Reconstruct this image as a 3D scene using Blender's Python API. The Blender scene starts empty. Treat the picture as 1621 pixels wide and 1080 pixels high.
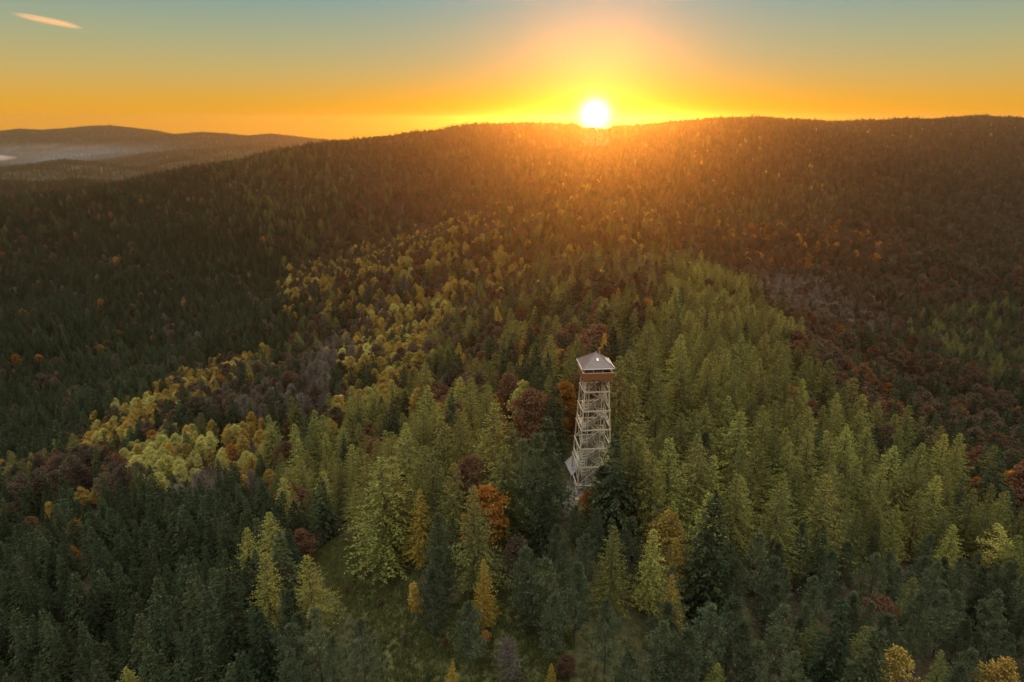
import bpy, bmesh, math, random
import numpy as np
from mathutils import Vector, Matrix

R = math.radians
SC = bpy.context.scene
COL = SC.collection
rng = np.random.default_rng(11)
random.seed(11)

# ---------------------------------------------------------------- camera
PITCH = R(17.9)
CAM_Z = 65.0
F = 1081.0
CX, CY = 810.5, 540.0
cam_d = bpy.data.cameras.new('camera')
cam_d.lens = 24.0
cam_d.sensor_width = 36.0
cam_d.clip_start = 1.0
cam_d.clip_end = 60000.0
cam = bpy.data.objects.new('camera', cam_d)
COL.objects.link(cam)
cam.location = (0, 0, CAM_Z)
cam.rotation_euler = (R(90) - PITCH, 0, 0)
SC.camera = cam

# ---------------------------------------------------------------- light
SUN_AZ = R(6.59)           # to the right of straight ahead
SUN_EL = R(4.5)            # lamp and sky texture
DISC_EL = R(0.42)          # where the disc stands over the ridge
SC.view_settings.view_transform = 'Standard'
SC.view_settings.look = 'None'
SC.view_settings.exposure = 0.0
SC.view_settings.gamma = 1.0
SC.view_settings.use_curve_mapping = False
SC.cycles.use_denoising = True
SC.cycles.denoiser = 'OPENIMAGEDENOISE'
SC.cycles.max_bounces = 5
SC.cycles.diffuse_bounces = 2
SC.cycles.glossy_bounces = 1
SC.cycles.transmission_bounces = 3
SC.cycles.volume_bounces = 0
SC.cycles.sample_clamp_indirect = 4.0

sun_d = bpy.data.lights.new('sun', 'SUN')
sun_d.energy = 4.2
sun_d.angle = R(0.5)
sun_d.color = (1.0, 0.33, 0.035)
sun = bpy.data.objects.new('sun', sun_d)
COL.objects.link(sun)
to_sun = Vector((math.sin(SUN_AZ) * math.cos(SUN_EL), math.cos(SUN_AZ) * math.cos(SUN_EL), math.sin(SUN_EL)))
sun.rotation_euler = to_sun.to_track_quat('Z', 'Y').to_euler()
sun.location = to_sun * 3000

world = bpy.data.worlds.new('World')
SC.world = world
world.use_nodes = True
nt = world.node_tree
nt.nodes.clear()


class G:
    """small node-graph writer"""
    def __init__(s, tree):
        s.t = tree

    def n(s, kind, **kw):
        nd = s.t.nodes.new(kind)
        for k, v in kw.items():
            setattr(nd, k, v)
        return nd

    def l(s, a, b):
        s.t.links.new(a, b)

    def put(s, sock, v):
        if isinstance(v, bpy.types.NodeSocket):
            s.l(v, sock)
        else:
            sock.default_value = v

    def m(s, op, a, b=0.0, c=None, clamp=False):
        nd = s.n('ShaderNodeMath', operation=op, use_clamp=clamp)
        s.put(nd.inputs[0], a)
        s.put(nd.inputs[1], b)
        if c is not None:
            s.put(nd.inputs[2], c)
        return nd.outputs[0]

    def mix(s, f, a, b, mode='MIX'):
        nd = s.n('ShaderNodeMix', data_type='RGBA', blend_type=mode)
        s.put(nd.inputs[0], f)
        s.put(nd.inputs[6], a)
        s.put(nd.inputs[7], b)
        return nd.outputs[2]

    def ramp(s, f, stops, interp='LINEAR'):
        nd = s.n('ShaderNodeValToRGB')
        e = nd.color_ramp.elements
        nd.color_ramp.interpolation = interp
        while len(e) < len(stops):
            e.new(0.5)
        for x, (p, c) in zip(e, stops):
            x.position = p
            x.color = (*c[:3], 1)
        s.put(nd.inputs[0], f)
        return nd.outputs[0]


def lin(r, g, b):
    f = lambda c: c / 12.92 / 255 if c <= 10 else ((c / 255 + 0.055) / 1.055) ** 2.4
    return (f(r), f(g), f(b))


g = G(nt)
tc = g.n('ShaderNodeTexCoord')
nrm = g.n('ShaderNodeVectorMath', operation='NORMALIZE')
g.l(tc.outputs['Generated'], nrm.inputs[0])
sep = g.n('ShaderNodeSeparateXYZ')
g.l(nrm.outputs[0], sep.inputs[0])
z = sep.outputs[2]
disc_dir = Vector((math.sin(SUN_AZ) * math.cos(DISC_EL), math.cos(SUN_AZ) * math.cos(DISC_EL), math.sin(DISC_EL)))
dot = g.n('ShaderNodeVectorMath', operation='DOT_PRODUCT')
g.l(nrm.outputs[0], dot.inputs[0])
dot.inputs[1].default_value = disc_dir
ang = g.m('MULTIPLY', g.m('ARCCOSINE', g.m('MINIMUM', dot.outputs['Value'], 0.9999999)), 180 / math.pi)
# azimuth closeness to the sun
azd = g.m('MULTIPLY', g.m('ABSOLUTE', g.m('SUBTRACT', g.m('ARCTAN2', sep.outputs[0], sep.outputs[1]), SUN_AZ)), 180 / math.pi)
near = g.m('POWER', 2.718, g.m('MULTIPLY', g.m('POWER', g.m('DIVIDE', azd, 18.0), 2.0), -1.0))
zz = g.m('MULTIPLY', z, 2.0, clamp=True)      # z 0..0.5 -> 0..1
side = g.ramp(zz, [(0.0, lin(244, 165, 14)), (0.05, lin(226, 168, 58)), (0.12, lin(200, 174, 104)), (0.20, lin(170, 172, 132)),
                   (0.30, lin(132, 160, 152)), (0.45, lin(140, 152, 151)), (1.0, lin(142, 144, 136))])
mid = g.ramp(zz, [(0.0, lin(255, 168, 0)), (0.045, lin(250, 174, 14)), (0.09, lin(224, 174, 80)), (0.16, lin(190, 175, 126)),
                  (0.29, lin(146, 170, 160)), (0.45, lin(146, 154, 151)), (1.0, lin(144, 145, 136))])
base = g.mix(near, side, mid)
sky = g.n('ShaderNodeTexSky', sky_type='NISHITA')
sky.sun_disc = False
sky.sun_elevation = SUN_EL
sky.sun_rotation = SUN_AZ
sky_c = g.n('ShaderNodeVectorMath', operation='SCALE')
g.l(sky.outputs[0], sky_c.inputs[0])
sky_c.inputs['Scale'].default_value = 0.12
hi = g.n('ShaderNodeMapRange')
hi.inputs[1].default_value, hi.inputs[2].default_value = 0.17, 0.6
hi.inputs[4].default_value = 0.2
g.l(z, hi.inputs[0])
base = g.mix(hi.outputs[0], base, sky_c.outputs[0])
# overhead sky, out of view, boosted beyond its real brightness to light the forest
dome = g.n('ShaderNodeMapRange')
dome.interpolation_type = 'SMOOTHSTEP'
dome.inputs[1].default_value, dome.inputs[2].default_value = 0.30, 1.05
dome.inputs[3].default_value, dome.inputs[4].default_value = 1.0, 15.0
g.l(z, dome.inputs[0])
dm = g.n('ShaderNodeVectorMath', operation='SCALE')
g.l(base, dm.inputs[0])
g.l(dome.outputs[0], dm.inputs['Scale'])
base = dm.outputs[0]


def glow(width, power, col, amp):
    e = g.m('POWER', 2.718, g.m('MULTIPLY', g.m('POWER', g.m('DIVIDE', ang, width), power), -1.0))
    nd = g.n('ShaderNodeVectorMath', operation='SCALE')
    nd.inputs[0].default_value = col
    g.l(g.m('MULTIPLY', e, amp), nd.inputs['Scale'])
    return nd.outputs[0]


for a in (glow(0.62, 1.45, (1, .86, .55), 12.0), glow(1.7, 1.0, (1.0, .52, .10), 0.55), glow(6.5, 1.0, (1.0, .42, .26), 0.06)):
    base = g.mix(1.0, base, a, 'ADD')
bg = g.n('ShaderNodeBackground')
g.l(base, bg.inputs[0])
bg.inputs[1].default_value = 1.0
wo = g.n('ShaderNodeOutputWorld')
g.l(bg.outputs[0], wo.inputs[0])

# ---------------------------------------------------------------- helpers
ct, st = math.cos(PITCH), math.sin(PITCH)


def ray(px, py):
    x, y = (px - CX) / F, (CY - py) / F
    return np.array((x, y * st + ct, y * ct - st))


def project(p):
    """world points (n,3) -> photo pixels and depth"""
    p = np.atleast_2d(p)
    dy, dz = p[:, 1], p[:, 2] - CAM_Z
    dep = np.maximum(dy * ct - dz * st, 1e-3)
    up = dy * st + dz * ct
    return CX + F * p[:, 0] / dep, CY - F * up / dep, dep


def at(px, py, Y):
    d = ray(px, py)
    return d * (Y / d[1]) + np.array((0, 0, CAM_Z))


def tag(o, label=None, cat=None, group=None, kind=None):
    if label: o['label'] = label
    if cat: o['category'] = cat
    if group: o['group'] = group
    if kind: o['kind'] = kind
    return o


def link(name, me, parent=None):
    o = bpy.data.objects.new(name, me)
    COL.objects.link(o)
    if parent is not None:
        o.parent = parent
    return o


def inside(px, py, poly):
    px, py = np.asarray(px, float), np.asarray(py, float)
    r = np.zeros(px.shape, bool)
    n = len(poly)
    for i in range(n):
        x1, y1 = poly[i]
        x2, y2 = poly[(i + 1) % n]
        c = (y1 > py) != (y2 > py)
        with np.errstate(divide='ignore', invalid='ignore'):
            r ^= c & (px < (x2 - x1) * (py - y1) / ((y2 - y1) if y2 != y1 else 1e-9) + x1)
    return r


def mesh_np(name, v, f, mats=(), tone=None, fmat=None):
    """mesh from numpy verts (n,3) and quads/tris (m,k)"""
    me = bpy.data.meshes.new(name)
    v = np.asarray(v, np.float32)
    f = np.asarray(f, np.int32)
    me.vertices.add(len(v))
    me.vertices.foreach_set('co', v.ravel())
    k = f.shape[1]
    me.loops.add(f.size)
    me.loops.foreach_set('vertex_index', f.ravel())
    me.polygons.add(len(f))
    me.polygons.foreach_set('loop_start', np.arange(0, f.size, k, dtype=np.int32))
    me.polygons.foreach_set('loop_total', np.full(len(f), k, np.int32))
    for m in mats:
        me.materials.append(m)
    if fmat is not None:
        me.polygons.foreach_set('material_index', np.asarray(fmat, np.int32))
    if tone is not None:
        a = me.attributes.new('tone', 'FLOAT', 'FACE')
        a.data.foreach_set('value', np.asarray(tone, np.float32))
    me.update(calc_edges=True)
    return me


class MB:
    """bars and boxes gathered into ONE mesh"""
    def __init__(s):
        s.bm = bmesh.new()

    def hexa(s, c):
        vs = [s.bm.verts.new(p) for p in c]
        for q in ((3, 2, 1, 0), (4, 5, 6, 7), (0, 1, 5, 4), (1, 2, 6, 5), (2, 3, 7, 6), (3, 0, 4, 7)):
            s.bm.faces.new([vs[i] for i in q])

    def box(s, x0, x1, y0, y1, z0, z1):
        s.hexa([(x0, y0, z0), (x1, y0, z0), (x1, y1, z0), (x0, y1, z0), (x0, y0, z1), (x1, y0, z1), (x1, y1, z1), (x0, y1, z1)])

    def bar(s, a, b, w, h=None, up=(0, 0, 1)):
        a, b = Vector(a), Vector(b)
        h = h or w
        d = (b - a).normalized()
        u = Vector(up)
        if abs(d.dot(u)) > 0.95:
            u = Vector((0, 1, 0))
        sx = d.cross(u).normalized() * (w / 2)
        sy = sx.cross(d).normalized() * (h / 2)
        s.hexa([a - sx - sy, a + sx - sy, a + sx + sy, a - sx + sy, b - sx - sy, b + sx - sy, b + sx + sy, b - sx + sy])

    def poly(s, pts):
        s.bm.faces.new([s.bm.verts.new(p) for p in pts])

    def tube(s, pts, rad, n=7):
        rings = []
        for i, p in enumerate(pts):
            p = Vector(p)
            d = (Vector(pts[min(i + 1, len(pts) - 1)]) - Vector(pts[max(i - 1, 0)])).normalized()
            u = Vector((1, 0, 0)) if abs(d.x) < 0.9 else Vector((0, 1, 0))
            sx = d.cross(u).normalized()
            sy = sx.cross(d)
            r = rad[i] if hasattr(rad, '__len__') else rad
            rings.append([s.bm.verts.new(p + (sx * math.cos(k * 2 * math.pi / n) + sy * math.sin(k * 2 * math.pi / n)) * r) for k in range(n)])
        for a, b in zip(rings, rings[1:]):
            for k in range(n):
                s.bm.faces.new((a[k], a[(k + 1) % n], b[(k + 1) % n], b[k]))
        s.bm.faces.new(rings[0][::-1])
        s.bm.faces.new(rings[-1])

    def build(s, name, mat, parent=None, smooth=False):
        bmesh.ops.recalc_face_normals(s.bm, faces=s.bm.faces)
        me = bpy.data.meshes.new(name)
        s.bm.to_mesh(me)
        s.bm.free()
        me.materials.append(mat)
        if smooth:
            me.polygons.foreach_set('use_smooth', [True] * len(me.polygons))
        return link(name, me, parent)


# ---------------------------------------------------------------- materials
def foliage(name, stops, var=0.25, trans=0.35):
    """leaf material: hue from per-clump tone and per-tree random"""
    m = bpy.data.materials.new(name)
    m.use_nodes = True
    t = m.node_tree
    t.nodes.clear()
    g = G(t)
    at_ = g.n('ShaderNodeAttribute', attribute_name='tone')
    oi = g.n('ShaderNodeObjectInfo')
    f = g.m('ADD', g.m('MULTIPLY', at_.outputs['Fac'], 0.6), g.m('MULTIPLY', oi.outputs['Random'], 0.4))
    c = g.ramp(f, stops)
    r2 = g.m('FRACT', g.m('MULTIPLY', oi.outputs['Random'], 37.7))
    k = g.m('ADD', g.m('MULTIPLY', r2, 2 * var), 1.0 - var)
    vm = g.n('ShaderNodeVectorMath', operation='SCALE')
    g.l(c, vm.inputs[0])
    g.l(k, vm.inputs['Scale'])
    d = g.n('ShaderNodeBsdfDiffuse')
    tr = g.n('ShaderNodeBsdfTranslucent')
    g.l(vm.outputs[0], d.inputs[0])
    g.l(vm.outputs[0], tr.inputs[0])
    mx = g.n('ShaderNodeMixShader')
    mx.inputs[0].default_value = trans
    g.l(d.outputs[0], mx.inputs[1])
    g.l(tr.outputs[0], mx.inputs[2])
    o = g.n('ShaderNodeOutputMaterial')
    g.l(mx.outputs[0], o.inputs[0])
    return m


def surf(name, c0, c1, scale=4.0, rough=0.8, detail=4.0, stretch=None, bump=0.0, spec=0.3, metal=0.0):
    m = bpy.data.materials.new(name)
    m.use_nodes = True
    t = m.node_tree
    g = G(t)
    b = t.nodes['Principled BSDF']
    b.inputs['Roughness'].default_value = rough
    b.inputs['Specular IOR Level'].default_value = spec
    b.inputs['Metallic'].default_value = metal
    tc = g.n('ShaderNodeTexCoord')
    mp = g.n('ShaderNodeMapping')
    if stretch:
        mp.inputs['Scale'].default_value = stretch
    g.l(tc.outputs['Object'], mp.inputs[0])
    nz = g.n('ShaderNodeTexNoise')
    nz.inputs['Scale'].default_value = scale
    nz.inputs['Detail'].default_value = detail
    g.l(mp.outputs[0], nz.inputs['Vector'])
    c = g.ramp(nz.outputs[0], [(0.3, c0), (0.7, c1)])
    g.l(c, b.inputs['Base Color'])
    if bump:
        bp = g.n('ShaderNodeBump')
        bp.inputs['Strength'].default_value = bump
        bp.inputs['Distance'].default_value = 0.05
        g.l(nz.outputs[0], bp.inputs['Height'])
        g.l(bp.outputs[0], b.inputs['Normal'])
    return m


M = {
    'spruce': foliage('spruce_needles', [(0.1, (.011, .017, .010)), (0.5, (.022, .030, .015)), (0.9, (.049, .054, .024))], .35, .08),
    'larch': foliage('larch_needles', [(0.1, (.052, .060, .020)), (0.5, (.112, .108, .032)), (0.9, (.205, .172, .044))], .28, .3),
    'lime': foliage('yellow_green_needles', [(0.1, (.090, .106, .030)), (0.5, (.175, .176, .046)), (0.9, (.28, .245, .055))], .2, .3),
    'gold': foliage('golden_needles', [(0.1, (.22, .16, .030)), (0.5, (.30, .20, .035)), (0.9, (.36, .20, .035))], .2, .35),
    'pine': foliage('pine_needles', [(0.1, (.034, .046, .026)), (0.5, (.064, .076, .040)), (0.9, (.125, .126, .060))], .32, .12),
    'birch': foliage('birch_leaves', [(0.1, (.17, .128, .042)), (0.5, (.285, .188, .045)), (0.9, (.41, .230, .048))], .22, .3),
    'pale': foliage('pale_leaves', [(0.1, (.26, .235, .07)), (0.5, (.34, .29, .08)), (0.9, (.40, .31, .085))], .2, .28),
    'orange': foliage('orange_leaves', [(0.1, (.15, .065, .022)), (0.45, (.27, .11, .024)), (0.9, (.42, .20, .035))], .25, .4),
    'rust': foliage('rust_leaves', [(0.1, (.080, .045, .030)), (0.5, (.112, .057, .033)), (0.9, (.155, .075, .037))], .3, .35),
    'brown': foliage('brown_leaves', [(0.1, (.062, .046, .034)), (0.5, (.085, .060, .040)), (0.9, (.112, .076, .044))], .3, .3),
    'bare': foliage('bare_twigs', [(0.1, (.085, .068, .060)), (0.5, (.12, .095, .080)), (0.9, (.16, .120, .095))], .25, .1),
    'grass': foliage('meadow_grass', [(0.1, (.050, .060, .020)), (0.5, (.085, .088, .028)), (0.9, (.15, .12, .042))], .3, .3),
    'bark': surf('bark', (.045, .034, .027), (.11, .085, .065), 3.0, .95, stretch=(3, 3, .5), spec=.1),
    'birchbark': surf('birch_bark', (.10, .09, .08), (.45, .43, .40), 2.0, .9, stretch=(1, 1, 2.5), spec=.1),
    'wood': surf('weathered_wood', (.30, .235, .165), (.44, .35, .25), 2.5, .75, stretch=(6, 6, 1), bump=.2),
    'rail': surf('pale_rail_wood', (.40, .34, .27), (.56, .49, .40), 3.0, .7),
    'tread': surf('stair_tread_wood', (.12, .095, .07), (.20, .16, .12), 4.0, .8),
    'parapet': surf('stained_boards', (.17, .060, .024), (.25, .092, .034), 2.0, .65, stretch=(.6, .6, 10), bump=.2),
    'sheet': surf('roof_sheet', (.075, .042, .038), (.11, .066, .06), 1.2, .42, spec=.5),
    'trim': surf('roof_trim', (.55, .50, .46), (.68, .62, .57), 2.0, .5),
    'glass': surf('skylight_glass', (.55, .58, .62), (.70, .72, .75), .5, .12, spec=.9),
    'shingle': surf('grey_shingles', (.15, .135, .135), (.25, .225, .22), 5.0, .8, stretch=(1, 6, 1), bump=.3),
    'steel': surf('galvanised_steel', (.42, .43, .44), (.52, .53, .54), 3.0, .45, metal=.7),
    'skin': surf('skin', (.42, .26, .19), (.48, .30, .22), 8.0, .55),
    'hair': surf('brown_hair', (.03, .02, .014), (.05, .034, .022), 20.0, .6),
    'jacket': surf('black_jacket', (.012, .013, .016), (.022, .023, .027), 10.0, .8),
    'jeans': surf('dark_trousers', (.016, .018, .026), (.028, .032, .042), 10.0, .85),
    'board': surf('info_board', (.30, .28, .24), (.42, .40, .35), 6.0, .6),
}


def ground_mat():
    m = bpy.data.materials.new('forest_floor')
    m.use_nodes = True
    t = m.node_tree
    g = G(t)
    b = t.nodes['Principled BSDF']
    b.inputs['Roughness'].default_value = 1.0
    b.inputs['Specular IOR Level'].default_value = 0.05
    geo = g.n('ShaderNodeNewGeometry')

    def noise(sc, det=5.0):
        nz = g.n('ShaderNodeTexNoise')
        nz.inputs['Scale'].default_value = sc
        nz.inputs['Detail'].default_value = det
        g.l(geo.outputs['Position'], nz.inputs['Vector'])
        return nz.outputs[0]
    litter = g.ramp(noise(1.1), [(0.3, (.020, .015, .010)), (0.7, (.060, .040, .024))])
    grass = g.ramp(noise(0.9, 8.0), [(0.3, (.034, .036, .015)), (0.5, (.062, .064, .024)), (0.72, (.115, .095, .040))])
    at_ = g.n('ShaderNodeAttribute', attribute_name='meadow')
    c = g.mix(at_.outputs['Fac'], litter, grass)
    far = g.n('ShaderNodeAttribute', attribute_name='far')
    wood = g.ramp(noise(0.02, 12.0), [(0.35, (.028, .038, .024)), (0.55, (.060, .050, .032)), (0.7, (.10, .070, .036))])
    c = g.mix(far.outputs['Fac'], c, wood)
    g.l(c, b.inputs['Base Color'])
    bp = g.n('ShaderNodeBump')
    bp.inputs['Strength'].default_value = 0.5
    bp.inputs['Distance'].default_value = 0.3
    g.l(noise(2.5), bp.inputs['Height'])
    g.l(bp.outputs[0], b.inputs['Normal'])
    return m


M['ground'] = ground_mat()
M['path'] = surf('trodden_earth', (.075, .058, .046), (.14, .112, .09), 1.2, .95, detail=8.0, bump=.4, spec=.1)

# ---------------------------------------------------------------- terrain
# (photo pixel, distance ahead in metres, height of whatever covers the ground there)
CTRL = [
    # skyline of the main ridge
    (-150, 325, 900, 14), (0, 318, 950, 14), (160, 287, 1050, 14), (300, 260, 1180, 14), (460, 233, 1300, 14), (540, 220, 1360, 14), (640, 206, 1420, 15),
    (740, 192, 1450, 15), (850, 194, 1490, 15), (940, 194, 1500, 15), (1020, 193, 1520, 15), (1100, 187, 1550, 15), (1200, 186, 1600, 15), (1280, 184, 1680, 15),
    (1350, 191, 1750, 15), (1430, 186, 1850, 15), (1621, 184, 1950, 15), (1800, 182, 2000, 15),
    # left valley side
    (0, 420, 800, 14), (0, 520, 600, 14), (0, 620, 450, 14), (0, 720, 320, 14), (0, 850, 205, 14), (0, 1000, 140, 14), (-150, 600, 470, 14), (-150, 850, 220, 14),
    (200, 340, 930, 14), (200, 450, 720, 14), (200, 560, 530, 14), (330, 400, 830, 14), (380, 480, 650, 14), (470, 400, 800, 14), (560, 340, 930, 14), (700, 260, 1180, 14),
    (420, 300, 1050, 14),
    # birch crest and the slope in front of it
    (133, 690, 300, 12), (230, 622, 345, 12), (317, 575, 400, 12), (413, 548, 450, 12), (480, 460, 580, 12), (570, 410, 660, 12), (700, 345, 820, 12),
    (270, 700, 262, 8), (400, 690, 235, 11), (300, 790, 195, 13), (100, 790, 240, 13), (450, 640, 280, 12), (560, 600, 310, 12), (250, 900, 150, 13), (390, 830, 160, 14),
    (250, 1050, 115, 13), (480, 740, 185, 15), (560, 520, 430, 12), (640, 480, 490, 12), (700, 570, 320, 13), (620, 700, 195, 15), (710, 660, 205, 15), (800, 570, 280, 14),
    (800, 460, 430, 14), (800, 380, 620, 14), (900, 300, 870, 14), (940, 235, 1200, 14), (940, 265, 1000, 14),
    # meadow and tower hill
    (550, 870, 108, 0), (600, 950, 92, 0), (600, 1060, 78, 0), (850, 960, 83, 0), (850, 1070, 70, 0), (470, 1020, 92, 8), (700, 850, 115, 2),
    (895, 800, 106, 0), (1000, 575, 165, 1), (940, 520, 230, 13), (950, 450, 335, 14), (950, 400, 460, 14), (950, 330, 700, 14),
    # right-hand spur
    (1060, 640, 140, 12), (1200, 640, 165, 14), (1350, 720, 162, 15), (1500, 780, 152, 14), (1621, 860, 135, 14), (1450, 900, 112, 12), (1300, 900, 106, 12), (1100, 850, 105, 9),
    (1100, 1000, 78, 9), (1500, 1050, 77, 11), (1300, 1050, 73, 11), (1000, 1050, 69, 5), (1100, 500, 270, 14), (1180, 500, 300, 15), (1060, 430, 380, 14),
    # slopes beyond it
    (1400, 560, 340, 14), (1550, 640, 300, 14), (1621, 700, 260, 14), (1500, 520, 440, 14), (1350, 480, 480, 12), (1250, 430, 570, 12), (1621, 560, 430, 14), (1621, 450, 640, 14),
    (1450, 400, 760, 14), (1300, 350, 870, 14), (1621, 330, 1080, 14), (1450, 280, 1180, 14), (1250, 260, 1180, 14), (1621, 240, 1550, 14), (1400, 222, 1530, 14), (1150, 300, 930, 14),
    (1100, 360, 680, 14), (1780, 600, 420, 14), (1780, 850, 140, 14),
]
pts = []
for px, py, Y, h in CTRL:
    p = at(px, py, Y)
    pts.append((p[0], p[1], p[2] - h))
TOWER = np.array((14.8, 114.0, 0.0))
for dx in (-4, 0, 4):
    for dy in (-4, 4):
        pts.append((TOWER[0] + dx, TOWER[1] + dy, 0.0))
# ground out of view: behind the ridge, behind the camera, the far valley floor
pts += [(-1020, 1300, -150), (-820, 1480, -125), (-1600, 1500, -190), (-1100, 1700, -175), (-600, 2000, -120), (0, 2100, -60), (700, 2300, -30), (1500, 2600, 20), (2300, 2300, 30), (-2600, 2600, -195),
        (-1500, 600, -150), (-600, 0, -90), (-300, -300, -60), (0, -60, -14), (0, 20, -12), (300, -300, -60), (600, 0, -80), (1400, 600, -120), (0, -1200, -120), (1800, 1200, -40)]
pts = np.array(pts)
SIZE = 35.0


def _phi(a, b):
    d2 = (a[:, None, 0] - b[None, :, 0]) ** 2 + (a[:, None, 1] - b[None, :, 1]) ** 2
    return np.sqrt(d2 + SIZE ** 2)


_A = _phi(pts, pts)
n = len(pts)
_S = np.zeros((n + 1, n + 1))
_S[:n, :n] = _A - np.eye(n) * 6.0
_S[:n, n] = 1
_S[n, :n] = 1
_W = np.linalg.solve(_S, np.append(pts[:, 2], 0))

_nz = np.random.default_rng(5)
WAVES = []
for lam, amp in ((420, 5.0), (230, 3.2), (120, 1.9), (60, .9), (26, .4), (11, .16)):
    for _ in range(5):
        a = _nz.uniform(0, 2 * math.pi)
        l = lam * _nz.uniform(.8, 1.25)
        WAVES.append((math.cos(a) * 2 * math.pi / l, math.sin(a) * 2 * math.pi / l, _nz.uniform(0, 6.28), amp / 2.2))

# distant hills to the left: (skyline in photo pixels, distance ahead, front and back slope length)
FAR = [
    ([(-300, 216), (-120, 210), (0, 208), (30, 204), (65, 206), (100, 204), (140, 200), (175, 199), (210, 203), (245, 207), (275, 213), (330, 222), (420, 235), (600, 260)], 5300, 1900, 900),
    ([(-100, 250), (60, 235), (180, 221), (230, 216), (280, 213), (320, 210), (360, 212), (392, 215), (430, 212), (470, 216), (505, 220), (560, 224), (700, 226), (900, 228)], 4500, 1300, 900),
    ([(-100, 275), (100, 262), (180, 252), (235, 243), (310, 237), (355, 232), (400, 229), (440, 232), (480, 236), (560, 243), (700, 250)], 3500, 800, 700),
    ([(-300, 262), (0, 264), (55, 258), (100, 252), (150, 256), (210, 264), (270, 268), (330, 262), (420, 256), (520, 262)], 2900, 500, 500),
    ([(-300, 285), (-60, 282), (0, 285), (60, 288), (120, 284), (150, 286), (220, 292), (300, 300)], 1800, 420, 380),
]
FAR_C = []
for sky_, Y, fr, bk in FAR:
    w = np.array([at(px, py, Y) for px, py in sky_])
    FAR_C.append((w[:, 0] / Y, w[:, 2] - 14.0, Y, fr, bk))


def height(x, y, detail=True):
    x = np.asarray(x, float).ravel()
    y = np.asarray(y, float).ravel()
    out = np.empty_like(x)
    for i in range(0, len(x), 40000):
        q = np.stack((x[i:i + 40000], y[i:i + 40000]), 1)
        out[i:i + 40000] = _phi(q, pts) @ _W[:n] + _W[n]
    r = np.hypot(x, y)
    far = np.clip((r - 2100 - np.clip(x, 0, 1000)) / 900, 0, 1)
    out = np.maximum(out, -230) * (1 - far) + (-205) * far
    fade = np.clip(np.hypot(x - TOWER[0], y - TOWER[1]) / 60 - .25, 0.03, 1)
    big = np.clip(r / 260, .12, 1) * (1 + .9 * np.clip((r - 450) / 400, 0, 1) * (1 - np.clip((r - 1050) / 350, 0, 1)))
    for kx, ky, ph, am in WAVES:
        out += np.sin(kx * x + ky * y + ph) * am * fade * (big if am > 1 else 1)
    rough = sum(np.sin(kx * x * .7 + ky * y * .7 + ph * 2) * am for kx, ky, ph, am in WAVES[:15])
    for ux, uz, Y, fr, bk in FAR_C:
        yy = np.maximum(y, 1.0)
        top = np.interp(x / yy, ux, uz)
        d = (y - Y) + rough * 9 + 60 * np.sin(x * .004 + Y)
        t = np.where(d < 0, -d / fr, d / bk)
        base_ = -215.0
        prof = np.exp(-(t * 1.35) ** 2)
        hz = base_ + (top - base_) * prof + np.where(t < 1.4, rough * .8 * np.clip(t * 3, 0, 1), 0)
        out = np.where((y > 900) & (hz > out), hz, out)
    return out


MEADOW = [(488, 862), (535, 842), (600, 878), (655, 935), (720, 958), (800, 900), (835, 882), (862, 935), (905, 1000), (905, 1100), (690, 1100), (610, 1100), (585, 1005), (520, 930)]
PATHPX = [(892, 715), (886, 772), (880, 800), (872, 842), (925, 842), (924, 790), (925, 770), (965, 770), (965, 715)]
CLEAR2 = [(968, 592), (985, 568), (1060, 556), (1075, 570), (1010, 590), (985, 612)]

# ground: one sheet, rings round the camera, fine ahead and coarse behind
azs = np.concatenate((np.linspace(-180, -50, 40, endpoint=False), np.linspace(-50, 50, 700), np.linspace(50, 180, 40, endpoint=False)[1:]))
rad = np.concatenate(([0.5], np.geomspace(12, 3000, 520), np.geomspace(3030, 6400, 180)))
A, Rr = np.meshgrid(np.radians(azs), rad)
gx, gy = Rr * np.sin(A), Rr * np.cos(A)
gz = height(gx, gy)
na, nr = len(azs), len(rad)
idx = np.arange(na * nr).reshape(nr, na)
nxt = np.roll(idx, -1, axis=1)
quads = np.stack((idx[:-1], nxt[:-1], nxt[1:], idx[1:]), -1).reshape(-1, 4)
gv = np.stack((gx.ravel(), gy.ravel(), gz), 1)
gm = mesh_np('ground', gv, quads, [M['ground']])
gpx, gpy, gd = project(gv)
mea = (inside(gpx, gpy, MEADOW) & (gv[:, 1] > 40) & (gv[:, 1] < 160)).astype(np.float32)
mea = np.maximum(mea, .55 * (np.hypot(gv[:, 0] + 5, gv[:, 1] - 95) < 45))
a = gm.attributes.new('meadow', 'FLOAT', 'POINT')
a.data.foreach_set('value', mea.astype(np.float32))
a = gm.attributes.new('far', 'FLOAT', 'POINT')
a.data.foreach_set('value', np.clip((np.hypot(gv[:, 0], gv[:, 1]) - 600) / 400, 0, 1).astype(np.float32))
gm.polygons.foreach_set('use_smooth', np.ones(len(gm.polygons), bool))
tag(link('ground', gm), 'wooded hills and valley floor under the forest', 'terrain', kind='structure')


def gz1(x, y):
    return float(height([x], [y])[0])


def ground_hit(px, py, h=0.0, y0=30.0, y1=2400.0):
    """first point along the pixel's ray that stands h above the ground"""
    d = ray(px, py)
    Y = np.geomspace(y0, y1, 700)
    P = d[None, :] * (Y / d[1])[:, None]
    P[:, 2] += CAM_Z
    below = P[:, 2] <= height(P[:, 0], P[:, 1]) + h
    i = int(np.argmax(below)) if below.any() else len(Y) - 1
    return P[i]


# ---------------------------------------------------------------- tree builders
def unit(v):
    return v / np.maximum(np.linalg.norm(v, axis=-1, keepdims=True), 1e-9)


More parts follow.
